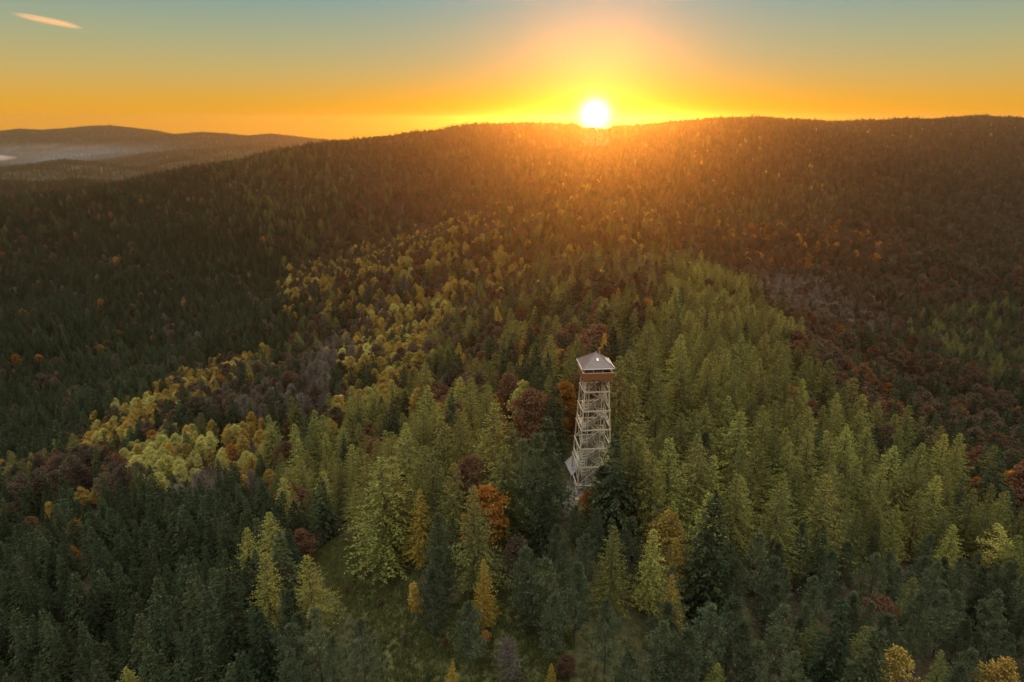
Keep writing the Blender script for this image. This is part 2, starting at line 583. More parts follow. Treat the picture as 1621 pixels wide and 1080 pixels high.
def kites(P, D, L, W, N):
    """small leaf-shaped quads: base P, direction D, length L, half-width W, facing N"""
    S = unit(np.cross(D, N)) * W[:, None]
    D = D * L[:, None]
    v = np.stack((P, P + D * .45 + S, P + D, P + D * .45 - S), 1).reshape(-1, 3)
    return v


def spikes(segs, n=5):
    """tapered limbs: list of (p0, p1, r0, r1)"""
    V, Fq = [], []
    for p0, p1, r0, r1 in segs:
        p0, p1 = np.array(p0, float), np.array(p1, float)
        d = unit(p1 - p0)
        u = np.array((1, 0, 0.)) if abs(d[0]) < .9 else np.array((0, 1., 0))
        sx = unit(np.cross(d, u))
        sy = np.cross(sx, d)
        b = len(V)
        for p, r in ((p0, r0), (p1, r1)):
            for k in range(n):
                a = k * 2 * math.pi / n
                V.append(p + (sx * math.cos(a) + sy * math.sin(a)) * r)
        for k in range(n):
            Fq.append((b + k, b + (k + 1) % n, b + n + (k + 1) % n, b + n + k))
    return np.array(V), np.array(Fq)


def conifer(seed, H, Rm, levels, nb, z0, power, droop, rise, step, sl, sw, irr, flat, stretch=1.0):
    r = np.random.default_rng(seed)
    P, D, L, W, N, T = [], [], [], [], [], []
    segs = []
    bend = r.normal(0, .012, 2)
    ecc = r.uniform(0, 6.28)
    for i in range(levels):
        t = z0 + (1 - z0) * (i + r.uniform(-.4, .4)) / levels
        t = min(max(t, z0 * .9), .995)
        zc = t * H
        u = (t - z0) / (1 - z0)
        prof = min(1.0, (1 - max(u, 0)) ** power * 1.12) * (min(1, .72 + u * 3.5))
        k = max(3, int(round(nb * (1 - .45 * u))))
        a0 = r.uniform(0, 6.28)
        for j in range(k):
            az = a0 + j * 2 * math.pi / k + r.normal(0, .22)
            ln = Rm * prof * (1 + r.normal(0, irr)) * (1 + .13 * math.cos(az - ecc))
            if r.random() < irr * .35:
                ln *= .55
            ln = max(ln, .22)
            o = np.array((math.cos(az), math.sin(az), 0.))
            tn = np.array((-o[1], o[0], 0.))
            m = max(2, int(ln / step))
            s = (np.arange(m) + r.uniform(.3, 1, m)) / m
            s = .10 + .90 * s
            lift = rise * (1 if u < .7 else 1 + (u - .7) * 3)
            zz = zc + lift * s * ln - droop * (s * ln) ** 2 / max(Rm, .1)
            base_ = o[None] * (s * ln)[:, None]
            base_[:, 2] = zz
            base_[:, 0] += bend[0] * zc
            base_[:, 1] += bend[1] * zc
            bt = r.random()
            for sg in (-1, 1):
                d = o[None] * .75 + tn[None] * (sg * r.uniform(.3, 1.1, m))[:, None]
                d[:, 2] += lift * .6 - droop * 2 * s * ln / Rm + r.normal(0, .18, m)
                P.append(base_ + r.normal(0, .06, (m, 3)))
                D.append(unit(d))
                L.append(sl * (1.15 - .5 * s) * r.uniform(.6, 1.3, m))
                W.append(sw * r.uniform(.6, 1.3, m))
                nn = r.normal(0, 1, (m, 3)) * (1 - flat)
                nn[:, 2] += flat * 1.4
                N.append(nn)
                T.append(np.clip(.5 * bt + .5 * r.random(m), 0, 1))
            if ln > .8:
                segs.append(((bend[0] * zc, bend[1] * zc, zc), tuple(o * ln * .8 + np.array((bend[0] * zc, bend[1] * zc, zc + lift * .8 * ln - droop * (.8 * ln) ** 2 / Rm))), .05, .012))
    # leader shoot
    m = 14
    P.append(np.column_stack((np.full(m, bend[0] * H), np.full(m, bend[1] * H), H * np.linspace(.955, 1.0, m))))
    d = r.normal(0, .55, (m, 3)); d[:, 2] = 1.0
    D.append(unit(d)); L.append(np.full(m, sl * .65)); W.append(np.full(m, sw * .8)); N.append(r.normal(0, 1, (m, 3))); T.append(r.random(m))
    v = kites(*[np.concatenate(q) for q in (P, D, L, W, N)])
    trunk = [((0, 0, -1.2), (bend[0] * H * .5, bend[1] * H * .5, H * .5), H * .0105, H * .0065), ((bend[0] * H * .5, bend[1] * H * .5, H * .5), (bend[0] * H, bend[1] * H, H * .985), H * .0065, .015)]
    return v, np.concatenate(T), trunk + segs[::3]


def puffy(seed, H, Rm, z0, npuff, per, pr, sl, sw, shape, droop=0.0, bare=False, up=0.0):
    """rounded crowns (pine, birch, beech): clumps through an uneven crown volume"""
    r = np.random.default_rng(seed)
    zb, zt = H * z0, H
    C = []
    lob = [(r.uniform(0, 6.28), r.uniform(.5, 1.3)) for _ in range(7)]
    hc = zt - zb
    for i in range(npuff):
        u = r.random() ** .8
        if shape == 'dome':       # pine
            wd = max(0, 1 - u ** 1.5) ** .75 * min(1, .55 + u * 2.2)
        elif shape == 'oval':     # birch
            wd = math.sin(math.pi * min(1, (u * .93 + .07)) ** .75) ** .8
        else:                     # round
            wd = math.sqrt(max(0.02, 1 - (2 * u - .93) ** 2))
        az = r.uniform(0, 6.28)
        lb = 1.0
        for a, q in lob:
            lb += (q - 1) * max(0, math.cos(az - a + u * 2)) ** 2
        rr = Rm * wd * lb * (r.random() ** .42)
        C.append((rr * math.cos(az), rr * math.sin(az), zb + u * (hc - pr * .8) + r.normal(0, .15)))
    C = np.array(C)
    sz = pr * r.uniform(.65, 1.25, npuff)
    m = npuff * per
    ci = np.repeat(np.arange(npuff), per)
    q = unit(r.normal(0, 1, (m, 3)))
    rad_ = r.random(m) ** (1 / 2.2)
    P = C[ci] + q * (rad_ * sz[ci])[:, None] * np.array((1, 1, .75))
    D = unit(q * .8 + r.normal(0, .55, (m, 3)) + np.array((0, 0, up - droop)))
    L = sl * r.uniform(.6, 1.35, m)
    W = sw * r.uniform(.6, 1.35, m)
    v = kites(P, D, L, W, r.normal(0, 1, (m, 3)))
    T = np.clip(.65 * r.random(npuff)[ci] + .35 * r.random(m), 0, 1)
    lean = r.normal(0, .25, 2)
    top = np.array((lean[0], lean[1], zb + hc * .72))
    segs = [((0, 0, -1.2), (lean[0] * .5, lean[1] * .5, zb + hc * .2), H * .013, H * .009), ((lean[0] * .5, lean[1] * .5, zb + hc * .2), tuple(top), H * .009, H * .003)]
    for i in range(0, npuff, 1 if bare else 3):
        c = C[i]
        tz = min(max(zb * .9, c[2] - .45 * math.hypot(c[0], c[1]) - .3), top[2])
        segs.append(((lean[0] * .5, lean[1] * .5, tz), tuple(c * np.array((.9, .9, 1))), .06, .012))
    return v, T, segs


def boughs(seed, H, Rm, z0, tiers, nb, pr, per, sl, sw):
    """pine: whorls of boughs that end in upturned tufts, with gaps between"""
    r = np.random.default_rng(seed)
    C, SZ, segs = [], [], []
    side = r.uniform(0, 6.28)
    for i in range(tiers):
        u = (i + r.uniform(-.3, .3)) / (tiers - 1)
        u = min(max(u, 0), 1)
        zc = H * (z0 + (.94 - z0) * u)
        wd = (1 - u ** 1.7 * .93) * min(1, .62 + u * 1.8)
        a0 = r.uniform(0, 6.28)
        k = max(3, int(round(nb * (1 - .35 * u))))
        for j in range(k):
            if r.random() < .12:
                continue
            az = a0 + j * 6.283 / k + r.normal(0, .25)
            ln = Rm * wd * r.uniform(.62, 1.18) * (1 + .18 * math.cos(az - side))
            tip = None
            for s_ in (.5, .78, 1.0):
                q = r.normal(0, .16, 3)
                c = np.array((math.cos(az) * ln * s_, math.sin(az) * ln * s_, zc + ln * (.12 * s_ + .28 * s_ ** 2))) + q
                if s_ * ln > .45 or u > .8:
                    C.append(c)
                    SZ.append(pr * (.75 + .4 * s_) * r.uniform(.75, 1.2) * (1 - .25 * u))
                tip = c
            segs.append(((0, 0, zc - .1), tuple(tip), .05, .015))
    C.append(np.array((0, 0, H * .955))); SZ.append(pr * .8)
    C, SZ = np.array(C), np.array(SZ)
    m = len(C) * per
    ci = np.repeat(np.arange(len(C)), per)
    q = unit(r.normal(0, 1, (m, 3)))
    P = C[ci] + q * ((r.random(m) ** .5) * SZ[ci])[:, None] * np.array((1, 1, .8)) * .8
    D = unit(q * .75 + r.normal(0, .4, (m, 3)) + np.array((0, 0, .75)))
    v = kites(P, D, sl * r.uniform(.6, 1.3, m), sw * r.uniform(.6, 1.3, m), r.normal(0, 1, (m, 3)))
    T = np.clip(.5 * r.random(len(C))[ci] + .5 * r.random(m), 0, 1)
    lean = r.normal(0, .2, 2)
    return v, T, [((0, 0, -1.2), (0, 0, H * .55), H * .012, H * .008), ((0, 0, H * .55), (0, 0, H * .95), H * .008, .02)] + segs[::2]


def crown_mesh(name, v, T, mat):
    return mesh_np(name, v, np.arange(len(v)).reshape(-1, 4), [mat], T)


# species: (builder of (verts, tone, limbs)), leaf material, bark, height, crown radius, variants
def sp_spruce(k, lo=False):
    H = 20
    if lo: return conifer(100 + k, H, 3.6, 13, 6, .10, .85, .22, -.12, 1.1, 1.5, .38, .12, .6)
    return conifer(100 + k, H, 3.5 + .35 * (k % 3), 30, 9, .08, .92, .30, -.12, .42, .80, .17, .16, .65)


def sp_larch(k, lo=False):
    H = 20
    if lo: return conifer(200 + k, H, 3.4, 12, 6, .14, .62, .10, .10, 1.0, 1.35, .40, .16, .2)
    return conifer(200 + k, H, 3.4 + .35 * (k % 3), 42, 10, .12, .72, .12, .12, .32, .50, .085, .20, .15)


def sp_pine(k, lo=False):
    H = 15
    if lo: return boughs(300 + k, H, 3.1, .2, 7, 5, .8, 7, 1.0, .25)
    return boughs(300 + k, H, 3.1 + .35 * (k % 3), .16 + .05 * (k % 2), 11, 7, .62, 34, .46, .055)


def sp_birch(k, lo=False):
    H = 15
    if lo: return puffy(400 + k, H, 2.5, .25, 40, 9, 1.0, .95, .32, 'oval', droop=.4)
    return puffy(400 + k, H, 2.9 + .3 * (k % 3), .25, 110, 40, .85, .42, .13, 'oval', droop=.4)


def sp_beech(k, lo=False):
    H = 14
    if lo: return puffy(500 + k, H, 3.5, .22, 46, 9, 1.2, 1.0, .36, 'round')
    return puffy(500 + k, H, 3.5 + .3 * (k % 3), .18, 105, 42, .85, .45, .15, 'round')


def sp_bare(k, lo=False):
    H = 14
    if lo: return puffy(600 + k, H, 2.9, .30, 36, 9, 1.2, 1.3, .12, 'oval', up=.6)
    return puffy(600 + k, H, 2.8, .30, 95, 26, 1.0, 1.0, .035, 'oval', bare=True, up=.6)


KINDS = {   # kind: (object name, builder, leaf material, bark, builder's height, plain word)
    'S': ('spruce_tree', sp_spruce, 'spruce', 'bark', 20, 'dark green spruce'),
    'L': ('larch_tree', sp_larch, 'larch', 'bark', 20, 'olive green larch'),
    'H': ('larch_tree', sp_larch, 'lime', 'bark', 20, 'yellow green larch'),
    'G': ('larch_tree', sp_larch, 'gold', 'bark', 20, 'golden larch'),
    'P': ('pine_tree', sp_pine, 'pine', 'bark', 15, 'grey green pine'),
    'B': ('birch_tree', sp_birch, 'birch', 'birchbark', 15, 'yellow birch'),
    'Y': ('birch_tree', sp_birch, 'pale', 'birchbark', 15, 'pale yellow birch'),
    'O': ('beech_tree', sp_beech, 'orange', 'bark', 14, 'orange beech'),
    'R': ('beech_tree', sp_beech, 'rust', 'bark', 14, 'rust red beech'),
    'W': ('beech_tree', sp_beech, 'brown', 'bark', 14, 'dull brown beech'),
    'N': ('bare_tree', sp_bare, 'bare', 'bark', 14, 'leafless grey tree'),
}
NVAR = 5
PROTO = {}     # (kind, variant, lo) -> (crown mesh, trunk mesh)
_cache = {}


def proto(kind, k, lo=False):
    key = (kind, k, lo)
    if key not in PROTO:
        nm, fn, mat, bark, H, word = KINDS[kind]
        ck = (fn.__name__, k, lo)
        if ck not in _cache:
            _cache[ck] = fn(k, lo)
        v, T, segs = _cache[ck]
        if lo:
            segs = segs[:2]
        tv, tf = spikes(segs)
        PROTO[key] = (crown_mesh('crown', v, T, M[mat]), mesh_np('trunk', tv, tf, [M[bark]]), (v, T, tv, tf))
    return PROTO[key]


# ---------------------------------------------------------------- the trees
T_X, T_Y, T_Z, T_H, T_K, T_HERO = [], [], [], [], [], []
HERO = {}      # index -> label


def add_tree(x, y, z_, h, k, label=None, mark=None):
    T_X.append(x); T_Y.append(y); T_Z.append(z_); T_H.append(h); T_K.append(k); T_HERO.append(label is not None or mark is True)
    if label:
        HERO[len(T_X) - 1] = label


# trees placed where the photo shows them: (top in photo pixels, height, kind, label or None)
PLACED = [
    (466, 697, 20, 'H', 'bright yellow green larch with open layered branches above the left end of the meadow'),
    (491, 689, 21, 'L', None), (509, 758, 18, 'S', None), (483, 783, 14, 'L', 'slim larch with a long bare stem at the upper left corner of the meadow'),
    (550, 666, 18, 'L', None), (523, 664, 14, 'B', None), (585, 670, 13, 'R', 'round rust red beech between yellow birches left of the larch clump'),
    (589, 701, 19, 'L', None), (613, 687, 19, 'L', None), (646, 681, 20, 'H', None), (668, 656, 20, 'L', None), (707, 658, 19, 'L', None), (729, 646, 20, 'L', None),
    (776, 644, 21, 'L', 'broad olive larch topping the clump midway between rust beech and tower'),
    (603, 721, 23, 'H', 'tallest yellow green larch at the upper edge of the meadow'), (625, 723, 21, 'L', None), (578, 719, 20, 'L', None), (674, 709, 19, 'L', None), (688, 711, 20, 'L', None),
    (711, 742, 18, 'L', None), (662, 778, 15, 'G', 'slender golden larch standing alone in front of the larch clump'), (694, 813, 13, 'P', None),
    (752, 772, 19, 'L', 'olive brown larch in front of a small orange beech, above the meadow'), (768, 768, 14, 'O', 'orange beech peeking out behind an olive brown larch'),
    (741, 722, 14, 'R', None), (799, 707, 18, 'L', None), (823, 693, 19, 'P', None), (851, 683, 21, 'P', 'big grey green pine left of the tower foot'), (872, 683, 20, 'P', None),
    (935, 778, 7, 'O', 'small bright orange beech beside the dirt path in front of the tower'), (948, 792, 7, 'G', 'narrow golden larch right of the small orange beech by the path'),
    (766, 884, 12, 'G', 'yellow young larch at the right edge of the meadow'), (684, 905, 13, 'P', 'bluish pine standing in the middle of the meadow'),
    (656, 921, 7, 'B', 'small golden birch touching the pine in the meadow'), (697, 866, 12, 'P', None), (741, 950, 11, 'P', 'shaggy olive green pine low in the middle of the meadow'),
    (803, 1015, 8, 'N', 'small leafless tree with a few orange leaves low in the meadow'), (713, 1052, 6, 'G', 'small orange larch at the bottom edge of the meadow'),
    (872, 1050, 6, 'G', 'little golden larch at the bottom edge, right side of the meadow'), (897, 1038, 4, 'R', 'low rust red shrub at the bottom of the meadow'),
    (473, 838, 11, 'R', 'orange brown round beech left of the meadow corner'), (430, 812, 19, 'H', 'pale yellow larch left of the orange brown beech'),
    (487, 875, 17, 'H', 'yellow green larch at the left edge of the meadow'), (386, 840, 19, 'H', None), (415, 880, 19, 'H', 'yellow green larch beside the dark spruces at lower left'),
    (570, 986, 12, 'P', None), (497, 960, 14, 'P', None), (456, 990, 13, 'P', None), (464, 1028, 11, 'P', None), (520, 1010, 11, 'P', None),
    (868, 880, 13, 'P', None), (913, 800, 8, 'P', None), (945, 806, 10, 'P', None), (884, 835, 10, 'P', None), (913, 890, 13, 'P', None), (831, 868, 12, 'P', None),
    (817, 852, 9, 'W', None), (963, 949, 12, 'P', None), (872, 941, 11, 'P', None), (930, 846, 11, 'P', None), (842, 905, 10, 'P', None), (896, 860, 11, 'P', None),
    (1061, 811, 14, 'B', 'golden birch below and right of the tower'), (1033, 840, 15, 'H', 'upright yellow green larch left of the golden birch'),
    (1068, 911, 14, 'G', 'yellow larch among the pines in front of the golden birch'), (1135, 783, 23, 'S', 'massive wide dark spruce right of the golden birch'),
    (1002, 823, 14, 'P', None), (1422, 801, 17, 'H', 'broad yellow green larch standing forward of the larch row at right'), (1583, 834, 15, 'Y', 'large pale yellow birch at the right edge'),
    (1426, 1025, 13, 'B', 'golden birch at the bottom right among dark pines'), (1495, 1033, 11, 'H', 'yellow green larch at the bottom right between golden birches'),
    (1600, 1043, 13, 'B', 'bright golden birch in the bottom right corner'), (1137, 1050, 8, 'H', 'small yellow green larch at the bottom edge among pines'),
    (1404, 946, 10, 'R', 'thin rusty beech between dark conifers at lower right'), (1334, 940, 20, 'S', 'large dark spruce in the middle of the lower right pines'),
    (1469, 941, 15, 'P', None), (1122, 954, 14, 'P', None), (1163, 943, 14, 'P', None), (1232, 921, 14, 'P', None), (1224, 876, 15, 'P', None), (1273, 827, 15, 'P', None),
    (1318, 868, 15, 'P', None), (1391, 874, 15, 'P', None), (1538, 1027, 12, 'P', None), (1090, 994, 13, 'P', None), (1261, 1035, 12, 'P', None), (996, 1031, 11, 'P', None),
    (1471, 846, 15, 'P', None), (1485, 888, 15, 'P', None), (1203, 1018, 12, 'P', None), (1250, 960, 14, 'P', None), (1176, 985, 13, 'P', None), (1290, 985, 13, 'L', None),
    (980, 692, 21, 'S', 'tall dark spruce hiding the right foot of the tower'), (1000, 668, 22, 'L', None), (958, 738, 14, 'P', None), (968, 705, 17, 'L', None), (1010, 705, 20, 'L', None), (1040, 720, 20, 'L', None),
    (1067, 697, 20, 'H', None), (1102, 705, 20, 'L', None), (1116, 709, 19, 'L', None), (1163, 705, 20, 'L', None), (1200, 699, 20, 'L', None), (1169, 652, 21, 'H', None),
    (1210, 650, 21, 'L', None), (1232, 679, 20, 'L', None), (1251, 703, 20, 'H', None), (1287, 685, 21, 'L', None), (1318, 685, 20, 'L', None), (1347, 675, 21, 'H', None),
    (1359, 728, 19, 'L', None), (1381, 709, 20, 'L', None), (1412, 707, 20, 'H', None), (1428, 734, 19, 'L', None), (1447, 728, 20, 'L', None), (1457, 744, 19, 'L', None),
    (1383, 754, 18, 'L', None), (1485, 754, 20, 'H', None), (1504, 748, 20, 'L', None), (1542, 778, 19, 'L', None), (1573, 799, 19, 'L', None), (1512, 762, 19, 'L', None),
    (1010, 610, 20, 'L', None), (1045, 590, 20, 'L', None), (1080, 560, 21, 'L', None), (1120, 575, 21, 'L', None), (1160, 545, 21, 'L', None), (1210, 590, 21, 'L', None),
    (249, 913, 18, 'S', 'dark spruce with a wide blunt top in the lower left stand'), (297, 805, 19, 'S', None), (283, 838, 18, 'S', None), (239, 830, 18, 'S', None), (192, 834, 18, 'S', None),
    (163, 899, 17, 'S', None), (140, 939, 17, 'S', None), (106, 917, 17, 'S', None), (43, 972, 17, 'S', None), (75, 980, 17, 'S', None), (130, 983, 17, 'S', None),
    (192, 966, 17, 'S', None), (302, 914, 19, 'S', None), (290, 968, 16, 'P', 'lighter grey green pine among dark spruces at lower left'), (334, 958, 18, 'S', None),
    (355, 814, 19, 'S', None), (330, 823, 18, 'S', None), (166, 1018, 16, 'S', None), (202, 1057, 12, 'H', 'yellow green larch top at the bottom left edge'),
    (114, 822, 10, 'O', 'small orange beech in the dark spruces left of centre stand'), (114, 866, 9, 'O', 'bright orange beech alone among dark spruces at far left'),
    (75, 795, 13, 'B', 'golden birch beside a rust beech at the left edge'), (18, 798, 14, 'R', 'big rust red beech at the left edge'), (125, 772, 12, 'B', None), (148, 776, 9, 'B', None), (46, 818, 12, 'R', None),
    (656, 626, 14, 'B', 'golden yellow birch left of a rust beech, up from the larch clump'), (686, 614, 15, 'R', 'dark rust beech right of the golden yellow birch'),
    (900, 605, 14, 'O', 'big glowing orange beech just left of the tower'), (826, 603, 14, 'Y', None), (758, 588, 18, 'W', None), (792, 630, 10, 'O', None),
    (1407, 605, 14, 'O', 'single orange beech on the dark slope at right'), (1287, 632, 13, 'R', None), (1550, 756, 11, 'O', None), (1254, 612, 12, 'O', None),
    (163, 738, 10, 'B', 'small yellow birch below the left end of the birch crest'), (330, 712, 10, 'B', None), (412, 660, 11, 'B', None), (398, 652, 11, 'B', None), (384, 668, 10, 'B', None),
    (240, 690, 10, 'B', None), (562, 905, 2.6, 'S', None), (578, 893, 3, 'R', None), (640, 1006, 2, 'W', None), (838, 985, 3, 'P', None), (705, 1012, 2, 'R', None), (612, 896, 3, 'H', None), (548, 930, 1.8, 'R', None), (600, 950, 1.6, 'W', None), (770, 1000, 2.2, 'O', None), (820, 1055, 2.4, 'P', None), (676, 1060, 2.2, 'S', None), (216, 706, 10, 'B', None), (364, 705, 9, 'O', None), (396, 590, 14, 'B', None), (310, 640, 13, 'S', None),
]
for px, py, h, k, lab in PLACED:
    p = ground_hit(px, py, h)
    add_tree(p[0], p[1], gz1(p[0], p[1]), h, k, lab, mark=True)
n_placed = len(T_X)

# zones of the forest, authored on the photo: (polygon, {kind: weight}, height factor)
ZONES = [
    ([(186, 700), (205, 672), (300, 652), (352, 656), (372, 690), (330, 725), (235, 742), (195, 730)], {'Y': .95, 'B': .05}, .72),                                   # pale grove
    ([(330, 650), (430, 640), (445, 690), (340, 720)], {'B': .7, 'Y': .2, 'O': .1}, .7),
    ([(120, 700), (128, 655), (225, 600), (300, 566), (420, 528), (430, 552), (320, 592), (240, 640), (160, 700)], {'B': .62, 'Y': .12, 'R': .12, 'W': .08, 'S': .06}, .8),   # birch crest
    ([(530, 620), (530, 545), (600, 470), (640, 440), (740, 430), (745, 460), (690, 500), (690, 560), (600, 630)], {'B': .52, 'Y': .14, 'S': .16, 'R': .08, 'W': .1}, .95),
    ([(445, 470), (445, 430), (560, 380), (660, 340), (760, 315), (800, 345), (740, 400), (640, 420), (540, 470)], {'B': .34, 'Y': .02, 'S': .26, 'R': .14, 'W': .24}, .9),
    ([(760, 400), (800, 370), (820, 420), (780, 450)], {'B': .7, 'R': .3}, .9),
    ([(480, 560), (560, 500), (640, 430), (720, 430), (640, 460), (540, 540), (500, 610)], {'N': .75, 'W': .25}, 1),                                     # leafless strip
    ([(300, 640), (440, 560), (530, 540), (530, 640), (440, 650)], {'S': .4, 'W': .3, 'N': .2, 'R': .1}, .95),
    ([(220, 740), (330, 725), (440, 690), (440, 720), (260, 780), (160, 760)], {'S': .6, 'N': .25, 'W': .15}, .8),
    ([(430, 800), (440, 690), (540, 620), (760, 600), (860, 660), (880, 780), (700, 830), (520, 830)], {'L': .48, 'H': .14, 'S': .16, 'P': .1, 'R': .06, 'B': .06}, 1),
    ([(-80, 1150), (-80, 760), (300, 760), (440, 700), (480, 830), (430, 1150)], {'S': .96, 'P': .03, 'W': .01}, .95),
    ([(420, 1150), (460, 920), (520, 940), (620, 1000), (620, 1150)], {'P': .85, 'S': .15}, .9),
    ([(780, 1150), (800, 860), (900, 800), (1000, 790), (1250, 820), (1700, 870), (1700, 1150)], {'P': .76, 'S': .16, 'L': .05, 'G': .02, 'W': .01}, .95),
    ([(980, 800), (960, 620), (1010, 520), (1060, 410), (1120, 400), (1230, 480), (1330, 620), (1480, 700), (1640, 790), (1700, 880), (1400, 850), (1100, 820)], {'L': .62, 'H': .20, 'S': .10, 'P': .05, 'W': .03}, 1),
    ([(1440, 540), (1440, 480), (1621, 455), (1720, 560), (1600, 590)], {'P': .40, 'S': .34, 'L': .12, 'W': .14}, .95),
    ([(1170, 430), (1230, 410), (1330, 440), (1420, 500), (1400, 520), (1280, 480), (1200, 450)], {'N': .7, 'W': .3}, .9),
    ([(1170, 400), (1180, 350), (1300, 335), (1420, 380), (1400, 410), (1270, 415)], {'O': .14, 'R': .36, 'S': .2, 'W': .3}, 1),
    ([(1230, 620), (1200, 470), (1450, 520), (1720, 560), (1720, 800), (1560, 760), (1420, 690)], {'W': .40, 'S': .36, 'R': .22, 'O': .02}, 1.05),
    ([(1100, 480), (1100, 350), (1250, 400), (1500, 420), (1720, 380), (1720, 560), (1400, 520)], {'W': .40, 'S': .34, 'R': .22, 'N': .04}, 1),
    ([(1330, 440), (1330, 250), (1720, 200), (1720, 460)], {'S': .48, 'W': .34, 'R': .14, 'N': .04}, 1),
    ([(1150, 270), (1150, 200), (1720, 180), (1720, 250), (1400, 260)], {'W': .46, 'S': .32, 'Y': .03, 'R': .13, 'L': .06}, 1),
    ([(1200, 350), (1100, 300), (1200, 280), (1420, 300), (1420, 340)], {'L': .2, 'Y': .02, 'S': .42, 'W': .36}, 1),
    ([(-150, 780), (-150, 420), (300, 330), (470, 400), (470, 530), (250, 590), (100, 690)], {'S': .93, 'W': .05, 'N': .012, 'O': .008}, 1),
    ([(-150, 430), (-150, 260), (300, 240), (480, 380), (260, 420)], {'S': .82, 'W': .10, 'R': .03, 'O': .015, 'L': .035}, 1),
    ([(300, 400), (290, 240), (520, 220), (560, 300), (480, 400)], {'S': .52, 'L': .24, 'W': .16, 'R': .08}, 1),
    ([(480, 380), (520, 220), (760, 190), (820, 300), (700, 340)], {'W': .36, 'R': .28, 'S': .28, 'L': .08}, 1),
    ([(600, 640), (690, 460), (760, 420), (850, 440), (1010, 430), (1010, 560), (900, 640)], {'S': .46, 'L': .22, 'W': .18, 'R': .09, 'O': .03, 'G': .02}, 1),
    ([(780, 460), (780, 320), (1000, 300), (1120, 380), (1060, 450)], {'L': .22, 'S': .38, 'W': .24, 'R': .11, 'B': .05}, 1),
]
DEFAULT = {'S': .42, 'W': .30, 'R': .14, 'L': .10, 'B': .03, 'O': .01}
KEYS = list(KINDS)
zone_w = []
for poly, w, hf in ZONES:
    v = np.array([w.get(k, 0) for k in KEYS], float)
    zone_w.append((poly, np.cumsum(v / v.sum()), hf))
v = np.array([DEFAULT.get(k, 0) for k in KEYS], float)
zone_w.append((None, np.cumsum(v / v.sum()), 1.0))

# horizon per direction, to leave out trees that hills hide
va = np.radians(np.linspace(-50, 50, 401))
vr = np.geomspace(30, 7000, 420)
VA, VR = np.meshgrid(va, vr)
vz = height(VR * np.sin(VA), VR * np.cos(VA)).reshape(VA.shape) + 7.0
tanv = np.maximum.accumulate((vz - CAM_Z) / VR, axis=0)


_m = (vr > 700) & (vr < 2300)
_t = ((vz - 7.0 + 17 - CAM_Z) / VR)[_m].max(0)
for _x in range(0, 1622, 100):
    _j = int(np.argmin(np.abs(np.array([project([(math.sin(a) * 1000, math.cos(a) * 1000, CAM_Z)])[0][0] for a in va]) - _x)))
    _q = project([(math.sin(va[_j]) * 1000, math.cos(va[_j]) * 1000, CAM_Z + _t[_j] * 1000)])
    print('SKY', _x, round(float(_q[1][0])))


def seen_from_camera(x, y, ztop, slack=.006):
    r = np.hypot(x, y)
    a = np.arctan2(x, y)
    i = np.clip(np.searchsorted(vr, r * .97) - 1, 0, len(vr) - 1)
    j = np.clip(np.round((a + R(50)) / R(100) * 400).astype(int), 0, 400)
    return (ztop - CAM_Z) / r > tanv[i, j] - slack


def scatter(y0, y1, cell):
    xs = np.arange(-y1 * .86 - 40, y1 * .86 + 40, cell)
    ys = np.arange(y0, y1, cell)
    X, Y = np.meshgrid(xs, ys)
    X = (X + (np.arange(len(ys)) % 2)[:, None] * cell * .5).ravel() + rng.uniform(-.42, .42, X.size) * cell
    Y = Y.ravel() + rng.uniform(-.42, .42, Y.size) * cell
    k = (np.abs(X) < Y * .84 + 45)
    return X[k], Y[k]


bx, by = [], []
for y0, y1, c in ((32, 240, 6.3), (240, 600, 5.8), (600, 1000, 6.2), (1000, 2300, 7.2), (2300, 6200, 13.0)):
    x, y = scatter(y0, y1, c)
    bx.append(x); by.append(y)
bx, by = np.concatenate(bx), np.concatenate(by)
bz = height(bx, by)
keep = seen_from_camera(bx, by, bz + 20)
bx, by, bz = bx[keep], by[keep], bz[keep]
px, py, dep = project(np.column_stack((bx, by, bz + 15)))
kind = np.empty(len(bx), int)
hf = np.ones(len(bx))
left = np.ones(len(bx), bool)
u = rng.random(len(bx))
# species come in patches
patch = np.zeros(len(bx))
for q in range(6):
    a = rng.uniform(0, 6.28)
    l = rng.uniform(25, 60)
    patch += np.sin(bx * math.cos(a) * 6.28 / l + by * math.sin(a) * 6.28 / l + rng.uniform(0, 6.28))
order = np.argsort(np.argsort(patch)) / len(patch)
u = np.where(rng.random(len(bx)) < .55, u, np.clip(order + rng.normal(0, .05, len(bx)), 0, .9999))
jx, jy = px + rng.normal(0, 11, len(bx)), py + rng.normal(0, 6, len(bx))
for poly, cw, f in zone_w:
    ins = left & (inside(jx, jy, poly) if poly else True)
    kind[ins] = np.searchsorted(cw, u[ins])
    hf[ins] = f
    left &= ~ins
near_w = (by < 210) & (kind == KEYS.index('W')) & (rng.random(len(bx)) < .85)
kind[near_w] = KEYS.index('P')
far_y = (by > 880) & np.isin(kind, [KEYS.index(k) for k in 'BYHO']) & (rng.random(len(bx)) < .8)
kind[far_y] = np.where(rng.random(int(far_y.sum())) < .5, KEYS.index('W'), KEYS.index('S'))
BASEH = np.array([{'S': 17, 'L': 18, 'G': 16, 'H': 18, 'P': 13, 'B': 14, 'Y': 14, 'O': 13.5, 'R': 14, 'W': 14.5, 'N': 14}[k] for k in KEYS])
bh = BASEH[kind] * hf * np.clip(rng.normal(1, .14, len(bx)), .6, 1.35)
far = by > 2300
bh *= 1 - .2 * np.clip((by - 230) / 200, 0, 1)
bh[far] *= 1.3

